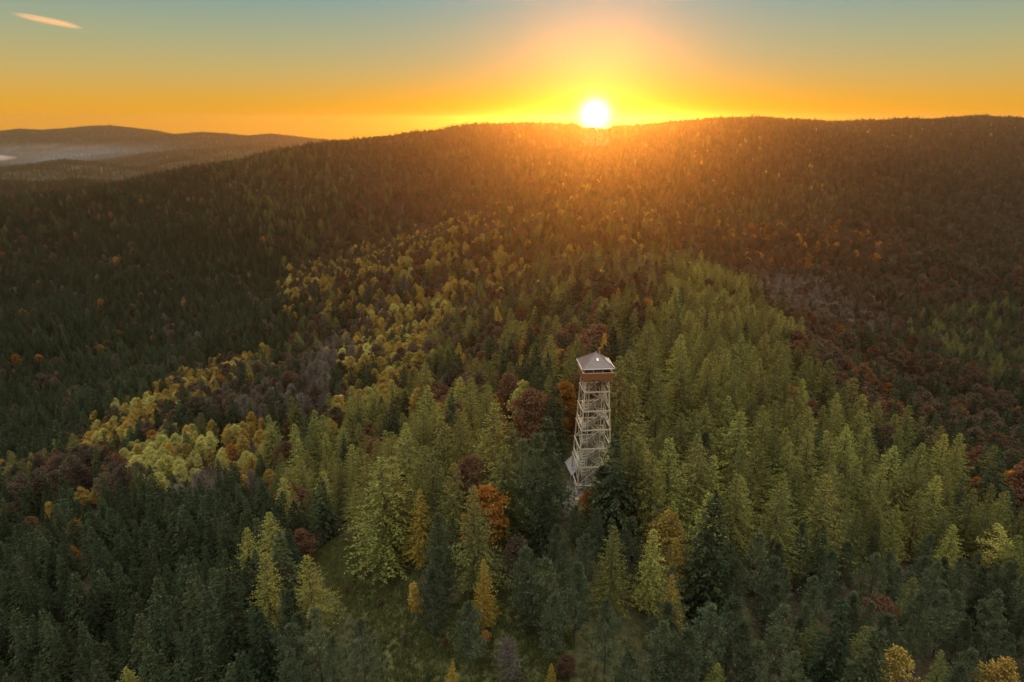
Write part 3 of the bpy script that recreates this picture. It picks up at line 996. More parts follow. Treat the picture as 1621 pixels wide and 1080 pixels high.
# clear ground: meadow, path, tower, the gap under the sun, the view of the tower
ppx, ppy, pd = project(np.column_stack((bx, by, bz)))
tpx, tpy, _ = project(np.column_stack((bx, by, bz + bh)))
mpx, mpy, _ = project(np.column_stack((bx, by, bz + bh * .5)))
drop = np.zeros(len(bx), bool)
neary = by < 200
for X_, Y_ in ((ppx, ppy), (mpx, mpy), (tpx, tpy)):
    drop |= neary & (inside(X_, Y_, MEADOW) | inside(X_ - 14, Y_, MEADOW) | inside(X_ + 14, Y_, MEADOW))
    drop |= (by < 128) & inside(X_, Y_, PATHPX)
    drop |= (by < TOWER[1] + 3) & (X_ > 893) & (X_ < 978) & (Y_ > 540) & (Y_ < 805)
drop |= np.hypot(bx - TOWER[0], by - TOWER[1]) < 7.5
drop |= (by > 114) & (by < 260) & (inside(ppx, ppy, CLEAR2) | inside(tpx, tpy + 6, CLEAR2))
gap = (by > 1250) & (by < 2300)
bh = np.where(gap, bh * np.clip((np.abs(tpx - 942) - 8) / 22, .45, 1), bh)
drop |= np.hypot(bx, by) < 44
hx, hy = np.array(T_X), np.array(T_Y)
for i in range(len(hx)):
    d = np.hypot(bx - hx[i], by - hy[i])
    drop |= d < 3.3
    # keep the placed tree's upper crown in view
    cpx, cpy, cd = project(np.array([(hx[i], hy[i], T_Z[i] + T_H[i] * .8)]))
    w_ = 2.6 * F / cd[0]
    drop |= (by < hy[i] - 1.5) & (by > hy[i] - 60) & (np.abs(tpx - cpx[0]) < w_ * .8) & (tpy < cpy[0] + w_ * .3) & (ppy > cpy[0])
bx, by, bz, bh, kind = bx[~drop], by[~drop], bz[~drop], bh[~drop], kind[~drop]
X = np.concatenate((hx, bx)); Y = np.concatenate((hy, by)); Z = np.concatenate((np.array(T_Z), bz)); HH = np.concatenate((np.array(T_H, float), bh))
KK = np.concatenate((np.array([KEYS.index(k) for k in T_K]), kind))
PX, PY, DEP = project(np.column_stack((X, Y, Z + HH)))
QX, QY, _ = project(np.column_stack((X, Y, Z)))
inframe = (PX > -15) & (PX < 1636) & (PY < 1066) & (np.maximum(QY, PY) > 0)
app = HH / DEP
# how much nearer trees cover a crown's top: walk near to far with a coverage buffer
cov = np.zeros((280, 420), bool)
vis = np.zeros(len(X))
RAD = np.array([{'S': 2.8, 'L': 3.1, 'G': 2.6, 'H': 3.1, 'P': 2.8, 'B': 2.7, 'Y': 2.8, 'O': 3.1, 'R': 3.1, 'W': 3.1, 'N': 2.6}[k] for k in KEYS])[KK] * HH / BASEH[KK]
for i in np.argsort(DEP):
    if DEP[i] > 700 or not inframe[i]:
        continue
    w_ = RAD[i] * .75 * F / DEP[i]
    x0, x1 = int(max(PX[i] - w_, 0) / 4), int(min(PX[i] + w_, 1620) / 4) + 1
    y0, y1 = int(max(PY[i] + 3, 0) / 4), int(min(PY[i] + (QY[i] - PY[i]) * .75, 1079) / 4) + 1
    if x1 <= x0 or y1 <= y0:
        continue
    b = cov[y0:y1, x0:x1]
    vis[i] = (~b).sum() * 16 / 1.0
    b[:] = True

names = np.array([KINDS[KEYS[k]][0] for k in KK])
single = np.zeros(len(X), bool)
single[:n_placed] = True
for nm in set(names):
    idxs = np.where((names == nm) & inframe & (vis > 40))[0]
    idxs = idxs[np.argsort(-(vis[idxs] + 1e6 * (idxs < n_placed)))][:285]
    single[idxs] = True

# ---- labels
LAND = {'the low end of the birch crest': (140, 680), 'the upper end of the birch crest': (413, 542), 'the leafless grey strip': (560, 520), 'the golden birch stand': (650, 450), 'the far birch stand': (650, 360),
        'the grey strip at right': (1290, 460), 'the middle of the birch crest': (270, 600), 'the dirt track behind the tower': (1010, 575), 'the tower': (944, 650), 'the meadow': (620, 950), 'the dirt path': (896, 800), 'the pale yellow grove': (280, 690)}
for i, lab in HERO.items():
    pass
SHORT = {
    0: 'the bright layered larch', 6: 'the round rust beech', 13: 'the broad topmost larch', 14: 'the tallest meadow larch', 20: 'the slender golden larch',
}


def hero_at(px_, py_):
    return int(np.argmin([math.hypot(px_ - q[0], py_ - q[1]) for q in PLACED]))


for (px_, py_), s_ in {
    (466, 697): 'the bright layered larch', (585, 670): 'the round rust beech', (776, 644): 'the broad topmost larch', (662, 778): 'the slender golden larch',
    (851, 683): 'the big tower pine', (935, 778): 'the small orange path beech', (766, 884): 'the yellow meadow larch', (684, 905): 'the bluish meadow pine',
    (430, 812): 'the pale yellow larch', (415, 880): 'the yellow green left larch', (1061, 811): 'the golden birch', (1135, 783): 'the massive wide spruce',
    (1583, 834): 'the large pale birch', (1422, 801): 'the forward broad larch', (1426, 1025): 'the bottom golden birch', (1334, 940): 'the large lower spruce',
    (985, 690): 'the tower foot spruce', (249, 913): 'the blunt topped spruce', (290, 968): 'the lighter left pine', (114, 866): 'the lone orange beech',
    (75, 795): 'the left edge birch', (656, 626): 'the golden yellow birch', (900, 605): 'the glowing orange beech', (1407, 605): 'the single slope beech',
    (163, 738): 'the small crest birch', (1137, 1050): 'the small bottom larch', (487, 875): 'the meadow edge larch', (1404, 946): 'the thin orange beech'}.items():
    LAND[s_] = (px_, py_)
land_n = list(LAND)
land_p = np.array([LAND[k] for k in land_n], float)
ORD = ['nearest', 'second', 'third', 'fourth', 'fifth', 'sixth', 'seventh', 'eighth', 'ninth', 'tenth']
DIRS = ['right of', 'behind', 'left of', 'in front of']
cand = {}
S_i = np.where(single)[0]
for i in S_i:
    dx, dy = PX[i] - land_p[:, 0], PY[i] - land_p[:, 1]
    dist = np.hypot(dx, dy)
    for j in np.argsort(dist)[:9]:
        if dist[j] < 4:
            continue
        q = int(((math.degrees(math.atan2(-dy[j], dx[j])) + 45) % 360) // 90)
        cand.setdefault((KK[i], q, j), []).append((dist[j], i))
pref = {}
for (k, q, j), l in cand.items():
    for rk, (d, i) in enumerate(sorted(l)):
        if rk < len(ORD):
            pref.setdefault(i, []).append((rk * 40 + d, rk, q, j))
LABEL, GROUP = {}, {}
word = {k: KINDS[k][5] for k in KEYS}
PLUR = {'S': 'dark spruces', 'L': 'olive larches', 'G': 'golden larches', 'H': 'yellow green larches', 'P': 'grey green pines', 'B': 'yellow birches', 'Y': 'pale birches', 'O': 'orange beeches', 'R': 'rust beeches', 'W': 'brown beeches', 'N': 'leafless trees'}
for i in S_i:
    k = KEYS[KK[i]]
    GROUP[i] = PLUR[k] + ' of the wooded hills'
    if i in HERO:
        LABEL[i] = HERO[i]
    elif i in pref:
        _, rk, q, j = min(pref[i])
        LABEL[i] = f"{word[k]}, {ORD[rk]} one {DIRS[q]} {land_n[j]}" if rk else f"{word[k]} standing nearest {DIRS[q]} {land_n[j]}"
    else:
        xx = 'left' if PX[i] < 540 else 'middle' if PX[i] < 1080 else 'right'
        yy = 'far slope' if DEP[i] > 380 else 'middle slope' if DEP[i] > 220 else 'near slope'
        LABEL[i] = f"{word[k]} in the close forest on the {yy}, {xx} side"
        GROUP[i] = f"{PLUR[k]} on the {yy}, {xx} side"

# ---- single trees
var = rng.integers(0, NVAR, len(X))
rot = rng.uniform(0, 2 * math.pi, len(X))
wide = rng.uniform(.88, 1.16, len(X))
leafy = np.isin(KK, [KEYS.index(k) for k in 'ORWN'])
wide *= 1 + np.where(leafy, .05, .34) * np.clip((DEP - 190) / 160, 0, 1)
wide = np.where(np.isin(KK, [KEYS.index(k) for k in 'LHS']), wide * np.where(DEP < 260, 1.2, 1.1), wide)
wide = np.where(KK == KEYS.index('Y'), wide * 1.12, wide)
wide = np.where((KK == KEYS.index('P')) & (HH > 17), wide * .72, wide)
tilt = rng.normal(0, .025, (len(X), 2))
first = {}
for i in S_i:
    k = KEYS[KK[i]]
    nm, fn, mat, bark, H, wd = KINDS[k]
    cm, tm, _ = proto(k, int(var[i]))
    root = bpy.data.objects.new(nm, None)
    COL.objects.link(root)
    root.location = (X[i], Y[i], Z[i])
    root.rotation_euler = (tilt[i, 0], tilt[i, 1], rot[i])
    s = HH[i] / H
    root.scale = (s * wide[i], s * wide[i], s)
    root.empty_display_size = .5
    tag(root, LABEL[i], 'tree', GROUP[i])
    key = (k, int(var[i]))
    if key not in first:
        first[key] = (link('crown', cm, root), link('trunk', tm, root))
    else:
        for src in first[key]:
            c = src.copy()
            c.parent = root
            COL.objects.link(c)

# ---- the rest of the forest: one object per kind, many instanced copies
def stuff(name, groups, label, cat, mats):
    """groups: list of (verts, quads, tone, material index, points(x,y,z), rot(3), scale(3)). The mesh holds the patterns and the points; nodes put one on the other."""
    V, Fc, MI, TN, PR, SEL, RO, SL = [], [], [], [], [], [], [], []
    off = 0
    for gi, (v, f, t, mi, P, ro, sc) in enumerate(groups):
        V.append(v); Fc.append(f + off); MI.append(mi); TN.append(t)
        PR.append(np.full(len(v), gi)); RO.append(np.zeros((len(v), 3))); SL.append(np.ones((len(v), 3)))
        off += len(v)
    for gi, (v, f, t, mi, P, ro, sc) in enumerate(groups):
        V.append(P); PR.append(np.full(len(P), 1000 + gi)); RO.append(ro); SL.append(sc)
    me = mesh_np(name, np.concatenate(V), np.concatenate(Fc), mats, np.concatenate(TN), np.concatenate(MI))
    a = me.attributes.new('proto', 'INT', 'POINT'); a.data.foreach_set('value', np.concatenate(PR).astype(np.int32))
    a = me.attributes.new('turn', 'FLOAT_VECTOR', 'POINT'); a.data.foreach_set('vector', np.concatenate(RO).astype(np.float32).ravel())
    a = me.attributes.new('grow', 'FLOAT_VECTOR', 'POINT'); a.data.foreach_set('vector', np.concatenate(SL).astype(np.float32).ravel())
    o = link(name, me)
    tag(o, label, cat, kind='stuff')
    ng = bpy.data.node_groups.new(name + '_spread', 'GeometryNodeTree')
    ng.interface.new_socket('Geometry', in_out='INPUT', socket_type='NodeSocketGeometry')
    ng.interface.new_socket('Geometry', in_out='OUTPUT', socket_type='NodeSocketGeometry')
    gi_ = ng.nodes.new('NodeGroupInput'); go = ng.nodes.new('NodeGroupOutput')
    join = ng.nodes.new('GeometryNodeJoinGeometry')

    def attr(nm, ty):
        a = ng.nodes.new('GeometryNodeInputNamedAttribute')
        a.data_type = ty
        a.inputs[0].default_value = nm
        return next(s for s in a.outputs if s.enabled and s.name == 'Attribute')
    pr, tu, gr = attr('proto', 'INT'), attr('turn', 'FLOAT_VECTOR'), attr('grow', 'FLOAT_VECTOR')

    def pick(k):
        c = ng.nodes.new('FunctionNodeCompare')
        c.data_type = 'INT'; c.operation = 'EQUAL'
        ii = [s for s in c.inputs if s.type == 'INT']
        ng.links.new(pr, ii[0]); ii[1].default_value = k
        s = ng.nodes.new('GeometryNodeSeparateGeometry')
        s.domain = 'POINT'
        ng.links.new(gi_.outputs[0], s.inputs[0]); ng.links.new(c.outputs[0], s.inputs[1])
        return s.outputs[0]
    for k in range(len(groups)):
        ins = ng.nodes.new('GeometryNodeInstanceOnPoints')
        ng.links.new(pick(1000 + k), ins.inputs['Points'])
        ng.links.new(pick(k), ins.inputs['Instance'])
        e2r = ng.nodes.new('FunctionNodeEulerToRotation')
        ng.links.new(tu, e2r.inputs[0])
        ng.links.new(e2r.outputs[0], ins.inputs['Rotation'])
        ng.links.new(gr, ins.inputs['Scale'])
        ng.links.new(ins.outputs[0], join.inputs[0])
    ng.links.new(join.outputs[0], go.inputs[0])
    mod = o.modifiers.new('spread', 'NODES')
    mod.node_group = ng
    return o


FNAME = {'S': 'spruce_forest', 'L': 'larch_forest', 'G': 'golden_larch_forest', 'H': 'yellow_green_larch_forest', 'P': 'pine_forest', 'B': 'birch_forest', 'Y': 'pale_birch_forest', 'O': 'orange_beech_forest', 'R': 'rust_beech_forest',
         'W': 'brown_beech_forest', 'N': 'leafless_forest'}
for k in KEYS:
    nm, fn, mat, bark, H, wd = KINDS[k]
    groups = []
    for lo in (False, True):
        for vv in range(NVAR):
            sel = np.where(~single & (KK == KEYS.index(k)) & (var == vv) & ((DEP > 1800) == lo))[0]
            if not len(sel):
                continue
            v, T, tv, tf = proto(k, vv, lo)[2]
            f = np.arange(len(v)).reshape(-1, 4)
            s = HH[sel] / H
            groups.append((np.concatenate((v, tv)), np.concatenate((f, tf + len(v))), np.concatenate((T, np.full(len(tf), .5))),
                           np.concatenate((np.zeros(len(f)), np.ones(len(tf)))), np.column_stack((X[sel], Y[sel], Z[sel])),
                           np.column_stack((tilt[sel], rot[sel])), np.column_stack((s * wide[sel], s * wide[sel], s))))
    if groups:
        stuff(FNAME[k], groups, f"forest of {PLUR[k]} covering the hillsides behind and between the single trees", 'forest', [M[mat], M[bark]])
print('TZ', gz1(TOWER[0], TOWER[1]), 'TREES', len(X), 'single', len(S_i), {nm: int((single & (names == nm)).sum()) for nm in set(names)})

# ---- grass tufts on the meadow
gxx = rng.uniform(-70, 30, 60000); gyy = rng.uniform(50, 150, 60000)
gzz = height(gxx, gyy)
qx, qy, qd = project(np.column_stack((gxx, gyy, gzz)))
s_ = (inside(qx, qy, MEADOW) | (rng.random(60000) < .12)) & ~inside(qx, qy, PATHPX)
gxx, gyy, gzz = gxx[s_], gyy[s_], gzz[s_]
tufts = []
for vv in range(4):
    r = np.random.default_rng(900 + vv)
    m = 26
    P = np.column_stack((r.normal(0, .22, m), r.normal(0, .22, m), np.zeros(m)))
    d = r.normal(0, .55, (m, 3)); d[:, 2] = 1
    v = kites(P, unit(d), r.uniform(.18, .5, m), r.uniform(.02, .05, m), r.normal(0, 1, (m, 3)))
    sel = np.arange(vv, len(gxx), 4)
    sc = rng.uniform(.6, 1.5, len(sel))
    tufts.append((v, np.arange(len(v)).reshape(-1, 4), r.random(m), np.zeros(m), np.column_stack((gxx[sel], gyy[sel], gzz[sel])),
                  np.column_stack((np.zeros((len(sel), 2)), rng.uniform(0, 6.28, len(sel)))), np.column_stack((sc, sc, sc))))
stuff('meadow_grass', tufts, 'dark rough grass of the open meadow in front of the larches', 'grass', [M['grass']])

# ---------------------------------------------------------------- path
def drape(name, center, width, lift=.06):
    c = np.array(center, float)
    t = np.linspace(0, 1, 40)
    tt = np.linspace(0, 1, len(c))
    cx_, cy_ = np.interp(t, tt, c[:, 0]), np.interp(t, tt, c[:, 1])
    ws = np.interp(t, np.linspace(0, 1, len(width)), width)
    dx, dy = np.gradient(cx_), np.gradient(cy_)
    l = np.hypot(dx, dy)
    nx, ny = -dy / l, dx / l
    V = []
    for j, q in enumerate(np.linspace(-.5, .5, 9)):
        wob = 1 + .12 * np.sin(t * 23 + j)
        x, y = cx_ + nx * q * ws * wob, cy_ + ny * q * ws * wob
        V.append(np.column_stack((x, y, height(x, y) + lift)))
    V = np.concatenate(V)
    idx = np.arange(9 * 40).reshape(9, 40)
    f = np.stack((idx[:-1, :-1], idx[:-1, 1:], idx[1:, 1:], idx[1:, :-1]), -1).reshape(-1, 4)
    return link(name, mesh_np(name, V, f, [M['path']]))


P_ = [ground_hit(x, y)[:2] for x, y in ((889, 826), (896, 806), (904, 790), (916, 772), (940, 757))]
tag(drape('path', P_, [1.2, 2.4, 3.4, 5.0, 6.0]), 'bare earth path leading up to the foot of the tower', 'path', kind='structure')
P_ = [ground_hit(x, y)[:2] for x, y in ((966, 606), (986, 585), (1012, 574), (1068, 562))]
tag(drape('forest_track', P_, [3, 4, 4.5, 4]), 'bare earth track through the trees behind the tower', 'path', kind='structure')

# ---------------------------------------------------------------- tower
tw = bpy.data.objects.new('lookout_tower', None)
COL.objects.link(tw)
tz = gz1(TOWER[0], TOWER[1])
tw.location = (TOWER[0], TOWER[1], tz)
tw.rotation_euler = (0, 0, R(5))
tag(tw, 'tall wooden lookout tower with open stairs, orange brown parapet and hipped roof', 'tower')
hw = lambda z_: 3.25 - .0525 * z_
LV = [2.7, 6.3, 9.9, 13.5, 17.1, 20.7]
FL = 23.3
for sx in (-1, 1):
    for sy in (-1, 1):
        b = MB()
        b.bar((sx * hw(-1), sy * hw(-1), -1.0), (sx * hw(FL), sy * hw(FL), FL - .12), .24)
        lg = b.build('leg', M['wood'], tw)
        b = MB()
        b.box(sx * hw(0) - .4, sx * hw(0) + .4, sy * hw(0) - .4, sy * hw(0) + .4, -1.2, .25)
        b.build('footing', M['board'], lg)
for z_ in LV:
    h = hw(z_)
    b = MB()
    for s in (-1, 1):
        b.bar((-h - .2, s * (h + .14), z_), (h + .2, s * (h + .14), z_), .13, .24)
        b.bar((s * (h + .14), -h + .06, z_ + .06), (s * (h + .14), h - .06, z_ + .06), .13, .24)
    b.build('ring_beam', M['wood'], tw)
# cross braces of every side, bay by bay
zs = [0.2] + LV + [FL - .2]
for bay, (z0, z1) in enumerate(zip(zs, zs[1:])):
    for side in range(4):
        if side == 0 and bay > 1:
            continue
        b = MB()
        rotm = Matrix.Rotation(side * math.pi / 2, 3, 'Z')
        h0, h1 = hw(z0), hw(z1)
        f = lambda x, y, z_: tuple(rotm @ Vector((x, y, z_)))
        if side % 2 == 0:
            b.bar(f(-h0, -h0 - .02, z0 + .1), f(0, -(h0 + h1) / 2 - .02, (z0 + z1) / 2 + 1.2), .07, .09)
            b.bar(f(h0, -h0 - .02, z0 + .1), f(0, -(h0 + h1) / 2 - .02, (z0 + z1) / 2 + 1.2), .07, .09)
        else:
            b.bar(f(-h0, -h0 - .02, z0 + .1), f(h1, -h1 - .02, z1 - .12), .07, .09)
            b.bar(f(h0, -h0 + .12, z0 + .1), f(-h1, -h1 + .12, z1 - .12), .07, .09)
        b.build('brace', M['wood'], tw)
# stair core: four posts, flights up to the right in front and back to the left behind
for sx in (-1, 1):
    for sy in (-1, 1):
        b = MB()
        b.bar((sx * 1.15, sy * .95, -.6), (sx * 1.15, sy * .95, FL - .15), .17)
        b.build('core_post', M['wood'], tw)


def flight(x0, z0, x1, z1, yc, wid=.85):
    b = MB()
    ns = 9
    for i in range(ns):
        t = (i + .5) / ns
        xm, zm = x0 + (x1 - x0) * t, z0 + (z1 - z0) * (i + 1) / ns
        b.box(xm - .15, xm + .15, yc - wid / 2, yc + wid / 2, zm - .05, zm)
    for s in (-1, 1):
        b.bar((x0, yc + s * (wid / 2 + .04), z0 - .05), (x1, yc + s * (wid / 2 + .04), z1 - .05), .06, .26)
    fl = b.build('stair_flight', M['tread'], tw)
    b = MB()
    for s in (-1, 1):
        y = yc + s * (wid / 2 + .05)
        b.bar((x0, y, z0 + 1.0), (x1, y, z1 + 1.0), .06, .09)
        for t in (.02, .5, .98):
            xm, zm = x0 + (x1 - x0) * t, z0 + (z1 - z0) * t
            b.bar((xm, y, zm), (xm, y, zm + 1.0), .07)
    b.build('handrail', M['rail'], fl)


def landing(sx, z_):
    b = MB()
    xa, xb = (1.05, 2.0) if sx > 0 else (-2.0, -1.05)
    for i in range(5):
        x = xa + .03 + i * (xb - xa - .02) / 5
        b.box(x, x + .165, -.98, .98, z_ - .06, z_)
    b.box(xa, xb, -1.0, -.9, z_ - .22, z_ - .062)
    b.box(xa, xb, .9, 1.0, z_ - .22, z_ - .062)
    ld = b.build('landing', M['tread'], tw)
    b = MB()
    xe = xb if sx > 0 else xa
    xi = xa if sx > 0 else xb
    for hgt, w in ((1.05, .10), (.45, .09)):
        b.bar((xe, -1.0, z_ + hgt), (xe, 1.0, z_ + hgt), .07, w)
        b.bar((xi, -1.0, z_ + hgt), (xe - sx * .04, -1.0, z_ + hgt), .07, w)
        b.bar((xi, 1.0, z_ + hgt), (xe - sx * .04, 1.0, z_ + hgt), .07, w)
    for y in (-1.0, 0, 1.0):
        b.bar((xe, y, z_), (xe, y, z_ + 1.12), .1)
    b.build('landing_rail', M['rail'], ld)


HS = 1.75
nl = int(round((FL - .9) / HS))
step_z = (FL) / (nl + 1)
zc = 0.0
for i in range(nl + 1):
    za, zb = i * step_z, (i + 1) * step_z
    if i % 2 == 0:
        flight(-1.15, za, 1.15, zb, -.46)
        if i < nl: landing(1, zb)
    else:
        flight(1.15, za, -1.15, zb, .46)
        if i < nl: landing(-1, zb)
# view platforms with railings half way up
for z_ in (6.3, 13.5):
    h = hw(z_) - .05
    b = MB()
    for i in range(9):
        y = -h + .1 + i * (2 * h - .2) / 9
        b.box(-h + .05, -2.02, y + .02, y + (2 * h - .2) / 9 - .02, z_ + .185, z_ + .24)
    b.build('side_deck', M['tread'], tw)
    b = MB()
    for hg in (.75, 1.25):
        b.bar((-h - .02, -h, z_ + hg), (-h - .02, h, z_ + hg), .07, .13)
        b.bar((-h + .06, -h - .02, z_ + hg), (-1.9, -h - .02, z_ + hg), .07, .13)
        b.bar((h + .02, -h, z_ + hg), (h + .02, h * .2, z_ + hg), .07, .13)
    for p in ((-h - .02, -h), (-h - .02, 0), (-h - .02, h), (-1.9, -h - .02), (h + .02, -h), (h + .02, h * .2)):
        b.bar((p[0], p[1], z_ + .18), (p[0], p[1], z_ + 1.32), .09)
    b.build('deck_rail', M['rail'], tw)
# cabin
c = 2.55
b = MB()
for i in range(15):
    y = -c + i * 2 * c / 15
    b.box(-c, c, y + .01, y + 2 * c / 15 - .01, FL - .1, FL)
for i in range(7):
    x = -c + .1 + i * (2 * c - .2) / 6
    b.bar((x, -c, FL - .21), (x, c, FL - .21), .12, .2)
b.build('cabin_floor', M['tread'], tw)
for side, nm in enumerate('abcd'):
    rotm = Matrix.Rotation(side * math.pi / 2, 4, 'Z')
    b = MB()
    e = .0 if side % 2 == 0 else .065
    for i in range(5):
        z0 = FL - .22 + i * .25
        b.box(-c + e, c - e, -c - .06, -c - .005, z0 + .008, z0 + .242)
    o = b.build('parapet', M['parapet'], tw)
    o.data.transform(rotm)
    b = MB()
    b.box(-c - .1 + e * 2.8, c + .1 - e * 2.8, -c - .11, -c + .06, FL + 1.04, FL + 1.10)
    o2 = b.build('parapet_cap', M['rail'], o)
    o2.data.transform(rotm)
    b = MB()
    b.box(-c - .1 + e * 3.2, c + .1 - e * 3.2, -c - .06, -c + .06, FL + 1.86, FL + 2.02)
    o3 = b.build('eave_beam', M['wood'], tw)
    o3.data.transform(rotm)
for px_, py_ in [(sx * c, sy * c) for sx in (-1, 1) for sy in (-1, 1)] + [(s * .85, t * c) for s in (-1, 1) for t in (-1, 1)] + [(t * c, s * .85) for s in (-1, 1) for t in (-1, 1)]:
    b = MB()
    b.bar((px_ * .975, py_ * .975, FL), (px_ * .975, py_ * .975, FL + 1.86), .13)
    b.build('cabin_post', M['wood'], tw)
# hipped roof with trims, ridge cap, skylight and mast
E, EZ, AZ = 2.85, FL + 1.98, FL + 4.15
b = MB()
ap = (0, 0, AZ)
cs = [(-E, -E, EZ), (E, -E, EZ), (E, E, EZ), (-E, E, EZ)]
vs = [b.bm.verts.new(p) for p in cs]
va_ = b.bm.verts.new(ap)
vl = [b.bm.verts.new((p[0] * .985, p[1] * .985, p[2] - .09)) for p in cs]
vb = b.bm.verts.new((0, 0, AZ - .14))
for i in range(4):
    b.bm.faces.new((vs[i], vs[(i + 1) % 4], va_))
    b.bm.faces.new((vl[(i + 1) % 4], vl[i], vb))
    b.bm.faces.new((vs[(i + 1) % 4], vs[i], vl[i], vl[(i + 1) % 4]))
rf = b.build('roof', M['sheet'], tw)
b = MB()
for p in cs:
    b.bar((p[0], p[1], p[2] + .03), (0, 0, AZ + .03), .11, .05)
b.build('ridge_cap', M['sheet'], rf)
b = MB()
for i in range(4):
    a_, c_ = Vector(cs[i]), Vector(cs[(i + 1) % 4])
    d = (c_ - a_).normalized() * .05
    nrm_ = Vector((d.y, -d.x, 0)).normalized() * .035
    b.bar(a_ + d + nrm_ - Vector((0, 0, .06)), c_ - d + nrm_ - Vector((0, 0, .06)), .06, .13)
b.build('eave_board', M['trim'], rf)


def on_roof(side, u_, t_, lift):
    """point on a roof slope: side, sideways share, share of the way up"""
    rotm = Matrix.Rotation(side * math.pi / 2, 3, 'Z')
    nv = Vector((0, -(AZ - EZ), E)).normalized()
    return rotm @ (Vector((u_ * E * (1 - t_), -E * (1 - t_), EZ + (AZ - EZ) * t_)) + nv * lift)


for side, u0, u1, t0, t1, nm, mt in ((1, -.62, .35, .16, .36, 'skylight', 'glass'), (0, -.10, .16, .44, .60, 'roof_hatch', 'trim')):
    b = MB()
    lo_ = [on_roof(side, u0, t0, .012), on_roof(side, u1, t0, .012), on_roof(side, u1, t1, .012), on_roof(side, u0, t1, .012)]
    hi_ = [on_roof(side, u0, t0, .09), on_roof(side, u1, t0, .09), on_roof(side, u1, t1, .09), on_roof(side, u0, t1, .09)]
    b.hexa(lo_ + hi_)
    b.build(nm, M[mt], rf)
b = MB()
b.tube([(.75, .35, AZ - .5), (.75, .35, AZ + .45)], .03, 6)
b.tube([(.75, .35, AZ + .45), (.75, .35, AZ + .6)], .07, 6)
b.build('antenna', M['steel'], rf)

# ---------------------------------------------------------------- shelter, box, person
sh = bpy.data.objects.new('picnic_shelter', None)
COL.objects.link(sh)
p = ground_hit(909, 764)
shp = (p[0] + .2, p[1] + 1.2)
sh.location = (shp[0], shp[1], gz1(*shp))
sh.rotation_euler = (0, 0, R(9))
tag(sh, 'small open shelter with grey shingled gable roof at the left foot of the tower', 'shelter')
L_, Wd, He = 2.7, 1.35, 2.05
for sx in (-1, 1):
    for sy in (-1, 0, 1):
        b = MB()
        b.bar((sx * (Wd - .25), sy * (L_ - .3), -.5), (sx * (Wd - .25), sy * (L_ - .3), He), .15)
        b.build('post', M['tread'], sh)
    b = MB()
    b.bar((sx * (Wd - .25), -L_ + .1, He + .07), (sx * (Wd - .25), L_ - .1, He + .07), .15, .14)
    b.build('wall_plate', M['tread'], sh)
for sx in (-1, 1):
    b = MB()
    e0, e1 = (sx * Wd, He - .05), (0, He + 1.15)
    o_ = Vector((sx * 1.2, 0, 1.35)).normalized() * .07
    q = [Vector((e0[0], -L_, e0[1] + .17)), Vector((e0[0], L_, e0[1] + .17)), Vector((e1[0] + sx * .003, L_, e1[1] + .17)), Vector((e1[0] + sx * .003, -L_, e1[1] + .17))]
    b.hexa(q + [v_ + o_ for v_ in q])
    b.build('roof_slope', M['shingle'], sh)
b = MB()
b.bar((0, -L_ - .03, He + 1.39), (0, L_ + .03, He + 1.39), .2, .06)
b.build('ridge_board', M['shingle'], sh)
b = MB()
b.box(-.35, .35, -1.6, 1.6, .70, .76)
for y in (-1.2, 1.2):
    b.bar((0, y, -.3), (0, y, .70), .14)
b.build('table', M['tread'], sh)

bb = bpy.data.objects.new('wooden_bench', None)
COL.objects.link(bb)
p = ground_hit(917, 775)
bb.location = (p[0], p[1], gz1(p[0], p[1]))
bb.rotation_euler = (0, 0, R(4))
tag(bb, 'low grey wooden bench table on the earth in front of the shelter', 'bench')
b = MB()
for i in range(5):
    b.box(-.75, .75, -.42 + i * .17, -.42 + i * .17 + .155, .68, .74)
b.build('table_top', M['board'], bb)
for sx in (-1, 1):
    b = MB()
    b.bar((sx * .6, -.3, -.2), (sx * .6, .1, .68), .09)
    b.bar((sx * .6, .3, -.2), (sx * .6, -.1, .60), .09)
    b.build('leg', M['tread'], bb)
for sy in (-1, 1):
    b = MB()
    b.box(-.75, .75, sy * .72 - .12, sy * .72 + .12, .40, .45)
    for sx in (-1, 1):
        b.bar((sx * .58, sy * .72, -.2), (sx * .58, sy * .72, .40), .08)
    b.build('seat', M['board'], bb)


